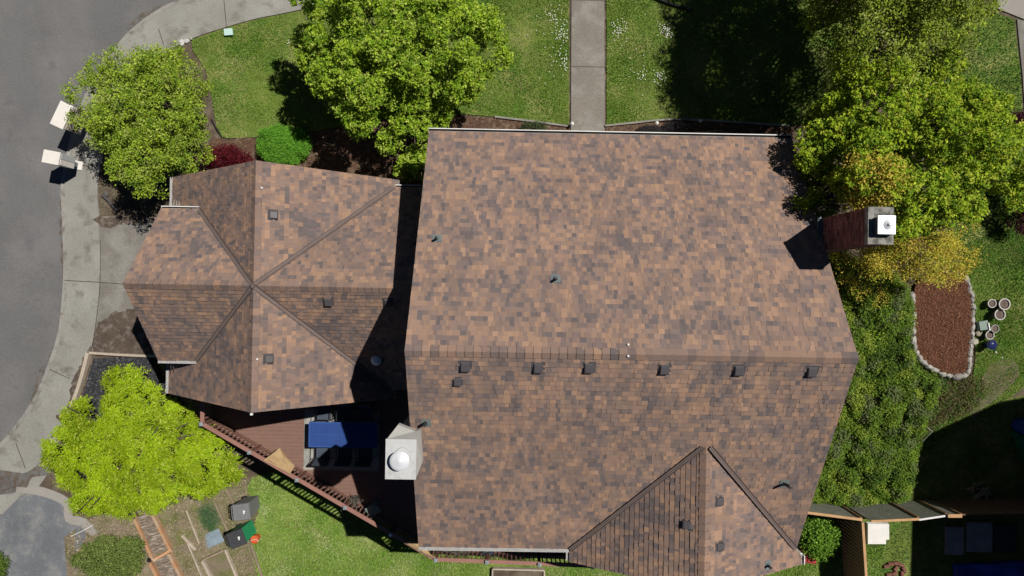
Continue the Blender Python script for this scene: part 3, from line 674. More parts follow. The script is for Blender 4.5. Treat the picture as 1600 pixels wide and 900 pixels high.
# brick chimney at the right rake --------------------------------------------
chx0, chx1, chy0, chy1, chz = 8.93, 9.52, 1.36, 2.24, 9.0
mb = MB(); rng = random.Random(3)
mb.box((chx0 + chx1) / 2, (chy0 + chy1) / 2, (chz - .1 - 0) / 2, chx1 - chx0 - .03, chy1 - chy0 - .03, chz - .1, c=(.34, .29, .27))
z = -.2 + 3.2; row = 0
while z < chz - .12:
    off = .1 * (row % 2)
    y = chy0 - off
    while y < chy1:
        a, b = max(y, chy0), min(y + .19, chy1)
        if b - a > .03:
            for sx in (chx0, chx1):
                k = .45 + 1.1 * rng.random(); mb.box(sx, (a + b) / 2, z + .032, .03, b - a, .064, c=(.24 * k, .10 * k, .085 * k))
        y += .2
    x = chx0 + .0 - off
    while x < chx1:
        a, b = max(x, chx0), min(x + .19, chx1)
        if b - a > .03:
            for sy in (chy0, chy1):
                k = .45 + 1.1 * rng.random(); mb.box((a + b) / 2, sy, z + .032, b - a, .03, .064, c=(.24 * k, .10 * k, .085 * k))
        x += .2
    z += .076; row += 1
chim = mb.build('chimney', M_BRICK, house); chim['label'] = 'tall brick chimney with concrete crown and steel cap'
mb = MB(); cx_, cy_ = (chx0 + chx1) / 2, (chy0 + chy1) / 2
mb.box(cx_, cy_, chz - .02, chx1 - chx0 + .05, chy1 - chy0 + .05, .16); 
mb.box(cx_, cy_, chz - .13, chx1 - chx0 + .0, chy1 - chy0 + .0, .06); mb.build('crown', M_CONC, chim)
mb = MB(); mb.box(cx_ + .03, cy_ - .02, chz + .16, .40, .44, .20, c=(.1, .1, .1)); mb.build('flue', M_BRICK, chim)
mb = MB(); mb.box(cx_ + .02, cy_ + .0, chz + .275, .43, .45, .03); mb.lathe([(.12, chz + .29), (.05, chz + .33), (.012, chz + .40)], cx_ + .04, cy_ + .0, 12, sx=1, sy=1.1)
mb.build('cap', M_CAP, chim)
mb = MB(); mb.box(chx0 - .08, cy_, zroof_main(0, cy_) + .05, .14, .98, .03, M=None); mb.build('flashing', M_LEAD, chim)
# metal-topped chase beside the main wall --------------------------------------
cz_ = 8.75
A = G(603, 685.5, cz_); B = G(650, 749, cz_); x0, y1, x1, y0 = A[0], A[1], B[0], B[1]
mb = MB()
mb.box((x0 + x1) / 2 + .02, (y0 + y1) / 2, (cz_ - 3.0) / 2 - .05, x1 - x0 - .12, y1 - y0 - .1, cz_ + 3.0 - .1); chs = mb.build('chimney_chase', M_SIDING, house); chs['label'] = 'boxed flue chase with pale metal top and round cap beside the deck'
mb = MB(); mb.box((x0 + x1) / 2, (y0 + y1) / 2, cz_, x1 - x0, y1 - y0, .05)
mb.lathe([(.22, cz_ + .03), (.20, cz_ + .06), (.19, cz_ + .05)], (x0 + x1) / 2 + .06, (y0 + y1) / 2 + .1, 24); mb.build('chase_cover', M_CHASE, chs)
mb = MB(); zt = cz_ + .02
N_ = [(607, 684), (622, 663.5), (648, 674), (656, 672), (657.5, 700), (659.5, 722), (650.5, 744)]
zz = [8.45, 8.2, 8.3, 8.25, 8.2, 8.2, 8.45]
Pn = [Vector(G(a, b, c)) for (a, b), c in zip(N_, zz)]
TL, TR, BR = Vector((x0 + .03, y1, cz_ - .02)), Vector((x1, y1, cz_ - .02)), Vector((x1, y0 + .03, cz_ - .02))
for tri in ((TL, Pn[0], Pn[1]), (TL, Pn[1], Pn[2]), (TL, Pn[2], TR), (TR, Pn[2], Pn[3]), (TR, Pn[3], Pn[4]), (TR, Pn[4], Pn[5]), (TR, Pn[5], BR), (BR, Pn[5], Pn[6])):
    mb.poly(tri); mb.poly([v - Vector((0, 0, .02)) for v in tri][::-1])
    mb.poly([tri[1], tri[2], tri[2] - Vector((0, 0, .25)), tri[1] - Vector((0, 0, .25))])
mb.build('shroud', mat('shroud_metal', (.52, .51, .47), .6, (3, .08), (30, .06)), chs)
mb = MB(); ccx, ccy = (x0 + x1) / 2 + .02, (y0 + y1) / 2 + .02
mb.lathe([(.13, cz_ + .03), (.13, cz_ + .20)], ccx, ccy, 24); mb.lathe([(.235, cz_ + .19), (.245, cz_ + .24), (.20, cz_ + .265), (.02, cz_ + .30)], ccx - .02, ccy - .02, 28); mb.build('flue_cap', M_CAP, chs)
# ------------------------------------------------------------------ deck
DZ = 0.5; RT = 1.5
dk0, dk1, dk2 = G(316, 662, RT), G(681, 874, RT), G(925, 884, RT)
deck = thing('deck', 'raised brown composite deck with slatted railing behind the garage wing', 'deck', (-6, -6, DZ))
DO = (-6, -6, DZ)
_n = Vector((dk1[1] - dk0[1], -(dk1[0] - dk0[0]))).normalized() * .2
DP = [(dk0[0] - .1, dk0[1] + _n.y), (dk1[0] + _n.x * .3, dk1[1] + _n.y), (dk2[0] + .1, dk2[1] - .18), (dk2[0] + .1, -7.28), (XL + .4, -7.28), (XL + .4, -3.33), (dk0[0] - .1, -3.33)]
mb = MB(); y = -10.2; rng = random.Random(9)
while y < -3.3:
    q = clip_half(clip_half(DP, 0, -1, -y), 0, 1, y + .135)
    if len(q) >= 3 and abs(area(q)) > .001:
        q = ccw(q); mb.poly([(a, b, DZ) for a, b in q])
        for i in range(len(q)):
            j = (i + 1) % len(q); mb.poly([(*q[i], DZ - .03), (*q[j], DZ - .03), (*q[j], DZ), (*q[i], DZ)])
    y += .14
q = ccw(DP); mb.poly([(a, b, DZ - .04) for a, b in q])
mb.build('decking', M_DECK, deck, DO)
mb = MB()
for a, b in ((DP[0], DP[1]), (DP[1], DP[2]), (DP[6], DP[0]), (DP[2], DP[3])):
    mb.bar((a[0], a[1], DZ - .2), (b[0], b[1], DZ - .2), .05, .38)
mb.build('rim_joist', M_RAILD, deck, DO)
def rail(a, b, nm_posts, px_posts):
    a, b = Vector((a[0], a[1], 0)), Vector((b[0], b[1], 0)); d = (b - a); L = d.length; d.normalize(); n = Vector((-d.y, d.x, 0))
    mb = MB(); mb.bar(a + Vector((0, 0, RT)), b + Vector((0, 0, RT)), .14, .04); mb.build('top_rail', M_RAIL, deck, DO)
    mb = MB(); mb.bar(a + Vector((0, 0, DZ + .12)), b + Vector((0, 0, DZ + .12)), .05, .08); mb.build('bottom_rail', M_RAILD, deck, DO)
    proto = None; k = int(L / .158); st = L / k
    for i in range(1, k):
        p = a + d * (i * st)
        if proto is None:
            m_ = MB(); m_.box(0, 0, (RT + DZ) / 2 + .03, .04, .07, RT - DZ - .1, rz=math.atan2(d.y, d.x)); proto = m_.build('baluster', M_RAIL, deck, (0, 0, 0)); o = proto
        else: o = proto.copy(); link(o, deck)
        o.location = (p.x - DO[0], p.y - DO[1], -DO[2])
def post(p, cap=True):
    mb = MB(); g = float(terr(p[0], p[1])) - .1; mb.box(p[0], p[1], (RT + .08 + g) / 2, .10, .10, RT + .08 - g); pp = mb.build('post', M_RAILD, deck, DO)
    mb = MB(); mb.box(p[0], p[1], RT + .1, .13, .13, .04); mb.faces([(p[0] - .05, p[1] - .05, RT + .12), (p[0] + .05, p[1] - .05, RT + .12), (p[0] + .05, p[1] + .05, RT + .12), (p[0] - .05, p[1] + .05, RT + .12), (p[0], p[1], RT + .16)], [(0, 1, 4), (1, 2, 4), (2, 3, 4), (3, 0, 4)])
    mb.build('post_cap', M_SOLAR, pp, DO)
rail(dk0, dk1, 0, 0); rail(dk1, dk2, 0, 0); rail((dk0[0], -3.45), dk0, 0, 0)
for p in (dk0, G(391, 706, RT), G(465, 749, RT), G(540, 792, RT), G(611, 834, RT), dk1, G(761, 877, RT), G(843, 881, RT), dk2): post(p)
# table, chairs, rug
rz = G(476, 640, DZ); r2 = G(592, 735, DZ)
rug = thing('rug', 'pale grey outdoor rug lying on the deck under the blue table', 'rug', ((rz[0] + r2[0]) / 2, (rz[1] + r2[1]) / 2, DZ))
mb = MB(); mb.box(0, 0, .008, abs(r2[0] - rz[0]), abs(r2[1] - rz[1]), .012); mb.build('weave', M_RUG, rug)
mb = MB(); 
for s in (-1, 1): mb.box(0, s * (abs(r2[1] - rz[1]) / 2 + .02), .008, abs(r2[0] - rz[0]), .04, .014)
mb.build('border', M_OLDWOOD, rug)
ta, tb = G(483, 659, DZ + .74), G(589, 700, DZ + .74); tw, tl = tb[0] - ta[0], ta[1] - tb[1]
tbl = thing('patio_table', 'long blue mesh patio table on the deck with its left end in the sun', 'table', ((ta[0] + tb[0]) / 2, (ta[1] + tb[1]) / 2, DZ + .015))
mb = MB(); mb.box(0, 0, .72, tw, tl, .03)
for i in range(22): mb.box(-tw / 2 + (i + .5) * tw / 22, 0, .74, .012, tl - .08, .012, m=1)
mb.box(0, 0, .745, tw, .02, .012, m=1)
for s in (-1, 1): mb.box(0, s * (tl / 2 - .02), .742, tw, .04, .022, m=1); mb.box(s * (tw / 2 - .02), 0, .744, .04, tl - .1, .022, m=1)
mb.build('tabletop', [M_BLUE, M_BLUEL], tbl)
for sx in (-1, 1):
    for sy in (-1, 1):
        mb = MB(); mb.tube([(sx * (tw / 2 - .12), sy * (tl / 2 - .1), .71), (sx * (tw / 2 - .08), sy * (tl / 2 - .06), 0)], .022); mb.build('leg', M_CHAIRF, tbl)
def patio_chair(label, loc, rz):
    c = thing('patio_chair', label, 'chair', loc, rz, 'sling chairs around the blue patio table')
    mb = MB(); mb.box(0, .0, .42, .50, .50, .02); mb.build('seat', M_SLING, c)
    mb = MB(); mb.faces([(-.25, -.24, .43), (.25, -.24, .43), (.25, -.38, .95), (-.25, -.38, .95), (-.25, -.26, .43), (.25, -.26, .43), (.25, -.40, .95), (-.25, -.40, .95)], [(0, 1, 2, 3), (7, 6, 5, 4), (0, 3, 7, 4), (1, 5, 6, 2), (3, 2, 6, 7)]); mb.build('backrest', M_SLING, c)
    for s in (-1, 1):
        mb = MB(); mb.tube([(s * .28, .25, 0), (s * .28, .24, .62), (s * .28, -.28, .64), (s * .27, -.40, .97)], .017); mb.tube([(s * .28, -.22, .64), (s * .28, -.34, 0)], .017); mb.build('frame', M_CHAIRF, c)
    mb = MB(); mb.tube([(-.27, -.40, .97), (.27, -.40, .97)], .017); mb.tube([(-.28, .25, .42), (.28, .25, .42)], .015); mb.build('crossbar', M_CHAIRF, c)
    return c
TX = (ta[0] + tb[0]) / 2; names3 = ('left', 'middle', 'right')
TY = (ta[1] + tb[1]) / 2
ch0 = patio_chair('dark sling chair on the garage side of the blue table, nearest its sunlit end', (0, 0, 0), 0)
spots = [(-.78, 1, 'dark sling chair on the garage side of the blue table, nearest its sunlit end'), (0, 1, 'middle of the three dark chairs between the table and the garage roof'), (.72, 1, 'dark chair on the garage side of the table, nearest the main house'),
         (-.78, -1, 'chair on the railing side of the blue table, its seat partly in the sun'), (.02, -1, 'middle of the three dark chairs on the railing side of the table'), (.74, -1, 'dark chair on the railing side of the table, nearest the pale flue chase')]
for i, (dx, sy, lb) in enumerate(spots):
    c = ch0 if i == 0 else copy_tree(ch0); c['label'] = lb
    c.location = (TX + dx, TY + sy * (.72 if sy > 0 else .66), DZ + .015); c.rotation_euler = (0, 0, math.pi if sy > 0 else 0)
# sage side table
p = G(583, 797, DZ + .5); st_ = thing('side_table', 'small square sage green table on the shaded deck by the railing', 'table', (p[0], p[1], DZ), .6)
mb = MB(); mb.box(0, 0, .5, .46, .40, .03); mb.build('tabletop', M_GREENT, st_)
for sx in (-1, 1):
    for sy in (-1, 1): mb = MB(); mb.tube([(sx * .19, sy * .16, .49), (sx * .2, sy * .17, 0)], .015); mb.build('leg', M_GREENT, st_)
p = G(588, 783, DZ); pg = thing('garden_ornament', 'small dark iron ornament standing beside the sage table', 'ornament', (p[0], p[1], DZ))
mb = MB(); mb.lathe([(.12, 0), (.10, .04), (.02, .06), (.02, .5)], 0, 0, 10); mb.build('stand', M_LEAD, pg)
mb = MB(); mb.tube([(-.1, 0, .5), (0, .03, .6), (.12, 0, .52)], .02); mb.tube([(0, -.1, .42), (0, .1, .55)], .02); mb.build('arms', M_LEAD, pg)
# ---- cloths draped over the railing
def cloth(name, label, pxs, zs, drop):
    """sagging canvas: px outline with heights; own thickness"""
    pts = [Vector(G(a, b, z)) for (a, b), z in zip(pxs, zs)]; c = sum(pts, Vector()) / len(pts); mb = MB(); n = len(pts); rings = []
    for k in range(5):
        t = k / 4; ring = []
        for i, p in enumerate(pts):
            q = c.lerp(p, t); q.z -= drop * (1 - t * t) + .015 * math.sin(i * 2.3 + k); ring.append(q)
        rings.append(ring)
    for k in range(4):
        for i in range(n):
            j = (i + 1) % n; f = [rings[k][i], rings[k + 1][i], rings[k + 1][j], rings[k][j]]
            mb.poly(f); mb.poly([v - Vector((0, 0, .012)) for v in f][::-1])
    for i in range(n):
        j = (i + 1) % n; a, b = rings[4][i], rings[4][j]; mb.poly([a, b, b - Vector((0, 0, .05)), a - Vector((0, 0, .05))])
    o = mb.build(name, M_TAN, None, smooth=False); return o
o = cloth('canvas_cover', '', [(412, 719), (424, 710), (437, 700), (443, 708), (447, 715), (455, 722), (461, 728), (457, 734), (453, 740), (436, 731), (424, 725)], [1.56, 1.5, 1.4, 1.38, 1.38, 1.38, 1.4, 1.5, 1.56, 1.56, 1.56], .10)
tag(o, 'tan canvas draped over the sunny upper stretch of the deck railing', 'cloth', 'tan canvas pieces on the railing')
o = cloth('canvas_cover', '', [(631, 847), (643, 846), (654, 847), (661, 851), (667, 859), (672, 866), (680, 873), (668, 869), (655, 861), (642, 854)], [1.6, 1.62, 1.62, 1.6, 1.58, 1.57, 1.57, 1.56, 1.56, 1.56], -.06)
tag(o, 'tan canvas wrapped over the railing corner near the house gutter', 'cloth', 'tan canvas pieces on the railing')
# ------------------------------------------------------------------ foliage engine
def leaves(name, centers, spread, per, L, cols, parent=None, org=(0, 0, 0), flat=0.55, wr=0.55, colj=0.18, up=0.8, seed=0, m=None, pick_idx=None):
    rg = np.random.default_rng(seed); centers = np.asarray(centers, float); n = len(centers) * per
    ci = np.repeat(np.arange(len(centers)), per)
    c = centers[ci] + rg.normal(0, 1, (n, 3)) * np.array([spread, spread, spread * flat])
    d = rg.normal(0, 1, (n, 3)); d[:, 2] = d[:, 2] * .5 - .15; d /= np.linalg.norm(d, axis=1)[:, None]
    nn = rg.normal(0, .5, (n, 3)) + np.array([0, 0, up]); s = np.cross(d, nn); s /= np.linalg.norm(s, axis=1)[:, None] + 1e-9
    nrm = np.cross(s, d)
    ln = L * rg.uniform(.6, 1.3, n)[:, None]; wd = ln * wr * .5
    v0 = c - d * ln * .5; v2 = c + d * ln * .5; v1 = c + s * wd + nrm * ln * .08; v3 = c - s * wd + nrm * ln * .08
    V = np.stack([v0, v1, v2, v3], 1).reshape(-1, 3); Q = np.arange(n * 4).reshape(n, 4)
    cols = np.asarray(cols, float); pk = (rg.integers(0, len(cols), len(centers)) if pick_idx is None else pick_idx)[ci]
    mixr = rg.random(n)[:, None]; other = cols[rg.integers(0, len(cols), n)]
    C = cols[pk] * (1 - .45 * mixr) + other * .45 * mixr; C = C * (1 + colj * rg.normal(0, 1, (n, 1))); C = np.clip(C, .002, .9)
    return fastmesh(name, V, Q, C, m or M_LEAF, parent, org)
def blob_points(rg, c, r, n, shell=.75):
    d = rg.normal(0, 1, (n, 3)); d /= np.linalg.norm(d, axis=1)[:, None]
    rr = (shell + (1 - shell) * rg.random(n)) ; rr[rg.random(n) < .2] *= .6
    return np.asarray(c) + d * rr[:, None] * np.asarray(r)
def tree(name, label, cat, base, crown, blobs, rb, spr, per, L, cols, seed, trunk_r=.14, group=None, spread=.14, top_only=True, extra=None, lumps=1.0, fill=0, lumpy=False, **kw):
    """crown=(cx,cy,cz,rx,ry,rz): blobs of foliage spread over the ellipsoid, limbs run from the trunk to them"""
    rg = np.random.default_rng(seed); cx, cy, cz, rx, ry, rz_ = crown
    t = thing(name, label, cat, base, 0, group)
    bl = []
    for i in range(blobs):
        th = 2 * math.pi * (i * .618034 + rg.random() * .06); u = (i + .5) / blobs
        # more blobs near the top and sides
        zz = 1 - 1.3 * u; rr_ = math.sqrt(max(0, 1 - zz * zz)); k = (.80 + .22 * rg.random()) if not lumpy else (.70 + .36 * rg.random())
        k *= 1 + .09 * math.sin(3 * th + seed) + .07 * math.sin(7 * th + 2 * seed + 3 * zz) + .05 * math.sin(13 * th + seed * 3 + 5 * zz)
        if rg.random() < .18: k *= .72
        r = rb * rg.uniform(.6, 1.35)
        if lumpy: cz_j = cz + rg.normal(0, .28)
        else: cz_j = cz
        bl.append((cx + math.cos(th) * rr_ * (rx - r * .8) * k, cy + math.sin(th) * rr_ * (ry - r * .8) * k, cz_j + zz * (rz_ - r * .5) * k, r))
    if extra: bl += extra
    P = np.concatenate([blob_points(rg, b[:3], (b[3] * lumps, b[3] * lumps, b[3] * .7), max(6, int(spr * (b[3] / rb) ** 2))) for b in bl])
    if fill: P = np.concatenate([P, blob_points(rg, (cx, cy, cz - .25 * rz_), (rx * .85, ry * .85, rz_ * .45), fill, .2)])
    tr = MB(); B0 = Vector(base); fork = B0.lerp(Vector((cx, cy, cz)), .45)
    pts = [B0 - Vector((0, 0, .2)), B0.lerp(fork, .4) + Vector((.05, .03, 0)), B0.lerp(fork, .75) + Vector((-.03, .05, 0)), fork]
    tr.tube(pts, [trunk_r * 1.35, trunk_r, trunk_r * .9, trunk_r * .8], 10)
    tr.build('trunk', M_BARK, t, base, smooth=True)
    lm = MB()
    for i, b in enumerate(bl):
        if i % max(1, blobs // 45): continue
        e = Vector(b[:3]); m_ = fork.lerp(e, .5) + Vector((rg.normal(0, .12), rg.normal(0, .12), -.1 * (e - fork).length))
        lm.tube([fork - Vector((0, 0, .1)), m_, e], [trunk_r * .3, trunk_r * .16, .012], 6)
    lm.build('branches', M_BARK, t, base, smooth=True)
    leaves('crown', P, spread, per, L, cols, t, base, seed=seed, **kw)
    return t
YG = [(.21, .32, .022), (.27, .37, .03), (.15, .25, .02), (.10, .19, .018), (.31, .40, .05)]
# tree A: round, left of the front lawn
def crownpx(px0, py0, px1, py1, z, rz_):
    a, b = G(px0, py0, z), G(px1, py1, z); return ((a[0] + b[0]) / 2, (a[1] + b[1]) / 2, z, abs(b[0] - a[0]) / 2, abs(a[1] - b[1]) / 2, rz_)
c = crownpx(138, 66, 330, 308, 2.1, 1.5)
tree('small_tree', 'round light green tree between the white mailboxes and the front lawn', 'tree', (c[0] + .1, c[1] - .1, float(terr(c[0], c[1]))), c, 190, .28, 30, 11, .075,
     [(.34, .48, .035), (.42, .55, .05), (.23, .36, .03), (.13, .24, .02), (.48, .56, .13)], 31, .09, spread=.07, lumps=1.1, lumpy=True)
c = crownpx(462, -60, 792, 222, 2.9, 2.3)
lb = G(630, 240, 2.0)
tree('maple_tree', 'big bright green tree shading the front lawn above the garage wing', 'tree', (c[0], c[1], 0), c, 108, .44, 80, 12, .090,
     [(.33, .50, .03), (.42, .58, .045), (.22, .38, .025), (.12, .24, .018), (.50, .62, .10)], 32, .2, spread=.05, lumps=1.0, fill=600, lumpy=True,
     extra=[(lb[0] + .2 * i, lb[1] + .25 * (i % 3) - .5, 1.6 + .3 * (i % 2), .4) for i in range(7)])
# top right: a tall airy yellow green tree, a clumpy bright green one below it
c = crownpx(1252, -330, 1562, 150, 5.6, 3.0)
tree('street_tree', 'tall yellow green tree at the top right whose crown runs past the upper edge', 'tree', (c[0] + .6, c[1], 0), c, 430, .42, 34, 9, .085,
     [(.31, .42, .03), (.40, .50, .05), (.21, .31, .025), (.08, .14, .02), (.46, .54, .13), (.25, .27, .05)], 33, .22, spread=.085, lumps=1.05, fill=1500, lumpy=True)
c = crownpx(1218, 92, 1592, 390, 5.3, 3.1)
tree('maple_tree', 'large clumpy green tree crowding the chimney and the right end of the roof', 'tree', (c[0] + .3, c[1] + .2, float(terr(c[0], c[1]))), c, 118, .46, 84, 12, .092,
     [(.34, .49, .025), (.43, .56, .035), (.23, .38, .022), (.52, .58, .06), (.12, .23, .018)], 34, .22, spread=.05, lumps=1.0, fill=700, lumpy=True)
# golden shrub beside the chimney
c = crownpx(1322, 350, 1522, 448, 2.3, .9)
YO = [(.62, .52, .06), (.72, .60, .08), (.46, .48, .05), (.28, .36, .04), (.62, .42, .08)]
tree('golden_shrub', 'golden yellow leaved shrub between the chimney and the mulch island', 'shrub', (c[0], c[1], float(terr(c[0], c[1]))), c, 64, .27, 26, 10, .068, YO, 36, .06, spread=.10, lumps=1.25, lumpy=True,
     extra=[(*G(a_, b_, z_), r_) for a_, b_, z_, r_ in ((1345, 452, 1.2, .3), (1325, 438, 1.3, .28), (1400, 352, 3.2, .3), (1440, 350, 3.0, .3), (1480, 372, 2.6, .32), (1525, 400, 2.0, .25), (1375, 465, 1.1, .25), (1512, 352, 2.6, .22), (1420, 380, 3.2, .3))])
c = crownpx(1312, 236, 1400, 338, 7.2, 1.3)
tree('golden_tree', 'orange yellow leaved small tree rising behind the brick chimney', 'tree', (c[0] + .5, c[1], float(terr(c[0], c[1]))), c, 30, .24, 26, 9, .068, [(.66, .50, .07), (.70, .46, .09), (.54, .50, .06), (.30, .36, .04)], 37, .07, spread=.12, lumps=1.3, lumpy=True)
# lime Japanese maple
def maple_lime():
    rg = np.random.default_rng(40)
    out = [(70, 708), (92, 660), (112, 632), (150, 612), (165, 586), (190, 570), (215, 580), (240, 610), (262, 622), (290, 645), (325, 668), (352, 690), (374, 715), (386, 738), (368, 752), (340, 765), (322, 782), (290, 775), (262, 788), (215, 815), (180, 806), (110, 798), (108, 770), (78, 748)]
    zc = 1.25; poly = [G(a, b, zc - .3)[:2] for a, b in out]; cx, cy, _ = G(225, 698, zc)
    base = (cx + .2, cy + .1, float(terr(cx, cy)))
    t = thing('lime_maple', 'broad lime green maple with feathery leaves between the sidewalk and the deck', 'tree', base)
    tr = MB(); top = Vector((cx, cy, zc - .4)); tr.tube([Vector(base) - Vector((0, 0, .2)), Vector(base).lerp(top, .5) + Vector((.08, 0, 0)), top], [.17, .13, .11], 10); tr.build('trunk', M_BARK, t, base, smooth=True)
    P = rg.uniform([min(p[0] for p in poly), min(p[1] for p in poly)], [max(p[0] for p in poly), max(p[1] for p in poly)], (9000, 2)); P = P[inpoly(P, poly)]
    # layered dome: height falls towards the rim, with drooping tiers
    # tier centres
    tc = P[rg.choice(len(P), 120, replace=False)]
    pe = np.array(poly); nx = []
    d_edge = np.min(np.linalg.norm(P[:, None, :] - pe[None], axis=2), axis=1)
    dd = np.linalg.norm(P[:, None, :] - tc[None], axis=2); near = dd.min(1); idx = dd.argmin(1)
    tz = rg.uniform(-.32, .32, 120); thr = rg.uniform(.37, .7, 120)
    z = zc - .55 + 1.15 * np.sqrt(np.clip(d_edge / 2.6, 0, 1)) + tz[idx] - .35 * (near / .5) ** 2
    C = np.column_stack([P, z + rg.uniform(-.06, .06, len(P))]); tone_t = rg.uniform(.72, 1.12, 120)
    keep = near < thr[idx]; C = C[keep]; idx = idx[keep]
    lm = MB()
    for q in tc[::2]:
        e = Vector((q[0], q[1], zc - .45 + .6 * rg.random())); lm.tube([top - Vector((0, 0, .2)), top.lerp(e, .5) + Vector((0, 0, .15)), e], [.06, .035, .012], 6)
    lm.build('branches', M_BARK, t, base, smooth=True)
    # leaves point outward and droop
    n = len(C) * 12; ci = np.repeat(np.arange(len(C)), 12); c = C[ci] + rg.normal(0, 1, (n, 3)) * np.array([.075, .075, .035])
    od = c[:, :2] - np.array([cx, cy]); od /= np.linalg.norm(od, axis=1)[:, None] + 1e-6
    td = c[:, :2] - tc[idx[ci]]; td /= np.linalg.norm(td, axis=1)[:, None] + 1e-6
    d = np.column_stack([od * .5 + td * .7 + rg.normal(0, .55, (n, 2)), rg.normal(-.25, .25, n)]); d /= np.linalg.norm(d, axis=1)[:, None]
    nn = rg.normal(0, .35, (n, 3)) + np.array([0, 0, 1]); s = np.cross(d, nn); s /= np.linalg.norm(s, axis=1)[:, None]
    ln = .105 * rg.uniform(.6, 1.3, n)[:, None]; wd = ln * .16
    V = np.stack([c - d * ln * .5, c + s * wd, c + d * ln * .5, c - s * wd], 1).reshape(-1, 3); Q = np.arange(n * 4).reshape(n, 4)
    cols = np.array([(.38, .54, .014), (.45, .58, .02), (.31, .47, .012), (.24, .41, .012)])
    k = cols[rg.integers(0, 4, len(C))][ci] * .5 + cols[rg.integers(0, 4, n)] * .5; k = k * tone_t[idx[ci]][:, None]; yl = rg.random(n) < .10; k[yl] = (.55, .62, .10)
    fastmesh('crown', V, Q, k * (1 + .1 * rg.normal(0, 1, (n, 1))), M_LEAF, t, base)
maple_lime()
def shrub(name, label, px0, py0, px1, py1, h, cols, seed, blobs=26, rb=.26, L=.06, spr=40, per=8, base_z=None, group=None, spread=.06, squash=1.0, cat='shrub', lumps=1.0):
    g = GT((px0 + px1) / 2, (py0 + py1) / 2, h * .6); z0 = float(terr(g[0], g[1]))
    c = crownpx(px0, py0, px1, py1, z0 + h * .45, h * .55)
    return tree(name, label, cat, (c[0], c[1], z0), c, blobs, rb, spr, per, L, cols, seed, .035, group, spread=spread, lumps=lumps)
GR = [(.17, .42, .04), (.22, .50, .05), (.12, .33, .03)]
shrub('round_shrub', 'dense bright green rounded shrub touching the upper edge of the garage roof', 399, 193, 487, 262, .9, GR, 51, blobs=60, rb=.24, L=.04, spr=130, per=9, spread=.035)
shrub('red_shrub', 'dark red leaved shrub at the upper left corner of the garage roof', 318, 226, 392, 272, .9, [(.13, .012, .02), (.19, .02, .03), (.08, .01, .015)], 52, blobs=26, rb=.25, L=.06, spr=60)
shrub('purple_shrub', 'dark purple shrub at the right edge beside the side lawn', 1556, 176, 1606, 214, 1.2, [(.07, .015, .03), (.10, .02, .04), (.05, .012, .02)], 53, blobs=20)
shrub('purple_shrub', 'purple leaved shrub at the right edge below the green tree crown', 1572, 255, 1625, 372, 1.6, [(.07, .015, .03), (.10, .02, .04), (.05, .012, .02)], 54, blobs=30)
shrub('leafy_shrub', 'dusty green shrub at the bottom left beside the blue grey drive', 118, 832, 232, 912, .9, [(.19, .27, .06), (.25, .31, .09), (.12, .18, .035)], 55, blobs=44, rb=.26, L=.07, spr=42)
shrub('leafy_shrub', 'green shrub cut off by the bottom left corner', -30, 858, 12, 915, .7, [(.12, .20, .03), (.16, .24, .04)], 56, blobs=16)
shrub('leafy_bush', 'green bush in the corner of the fences beside the rear gable', 1248, 806, 1308, 872, 1.2, [(.17, .34, .03), (.24, .42, .05), (.10, .21, .025)], 57, blobs=22, rb=.26, L=.10, spr=24, spread=.10)
shrub('low_shrub', 'small olive shrub in the front bed just left of the walkway', 812, 193, 852, 207, .5, [(.07, .12, .03), (.10, .09, .06)], 58, blobs=12, rb=.15)
TW = [(.055, .05, .052), (.08, .072, .072), (.04, .036, .038)]
shrub('twiggy_shrub', 'smoky grey twiggy shrub against the gutter right of the walkway', 996, 199, 1036, 214, .45, TW, 59, blobs=30, rb=.15, L=.035, spr=70, spread=.04)
shrub('twiggy_shrub', 'smoky grey twiggy shrub under the bowed edging right of the walkway', 1034, 192, 1078, 211, .5, TW, 60, blobs=34, rb=.16, L=.035, spr=70, spread=.04)
# ivy slope to the right of the house, one uncountable mass
def mass(name, label, poly, n, hf, L, cols, seed, per=7, spread=.07, bump=.3, m=None, cat='ground cover', under=True, wr=.6):
    rg = np.random.default_rng(seed); xs = [p[0] for p in poly]; ys = [p[1] for p in poly]
    P = rg.uniform([min(xs), min(ys)], [max(xs), max(ys)], (n, 2)); P = P[inpoly(P, poly)]
    K = 420; hc = rg.uniform([min(xs), min(ys)], [max(xs), max(ys)], (K, 2)); hr = rg.uniform(.16, .5, K); hh = rg.uniform(.15, 1., K)
    def hm(Q):
        dd = np.linalg.norm(Q[:, None] - hc[None], axis=2) / hr; return (hh * np.sqrt(np.clip(1 - dd ** 2, 0, 1))).max(1)
    pe = np.array(smooth_poly(poly, 4)); ed = np.min(np.linalg.norm(P[:, None] - pe[None], axis=2), 1)
    hgt = (hf * .15 + hf * .85 * hm(P)) * np.clip(ed / .4, .15, 1)
    z = terr(P[:, 0], P[:, 1]) + hgt - rg.exponential(.05, len(P)); C = np.column_stack([P, z])
    cc = np.asarray(cols); k = len(cc)
    idx = hc[np.linalg.norm(P[:, None, :] - hc[None], axis=2).argmin(1)]; f = np.abs(np.sin(idx[:, 0] * 91.7 + idx[:, 1] * 47.3)) * k
    return tag(leaves(name, C, spread, per, L, cols, seed=seed, wr=wr, m=m, pick_idx=np.clip(f.astype(int), 0, k - 1)), label, cat, kind='stuff')
IVY = smooth_poly(gxy([(1296, 405), (1340, 405), (1400, 430), (1424, 470), (1424, 530), (1440, 575), (1470, 592), (1455, 640), (1440, 680), (1428, 740), (1418, 775), (1385, 790), (1268, 792), (1225, 790), (1260, 640), (1295, 520)]), 2)
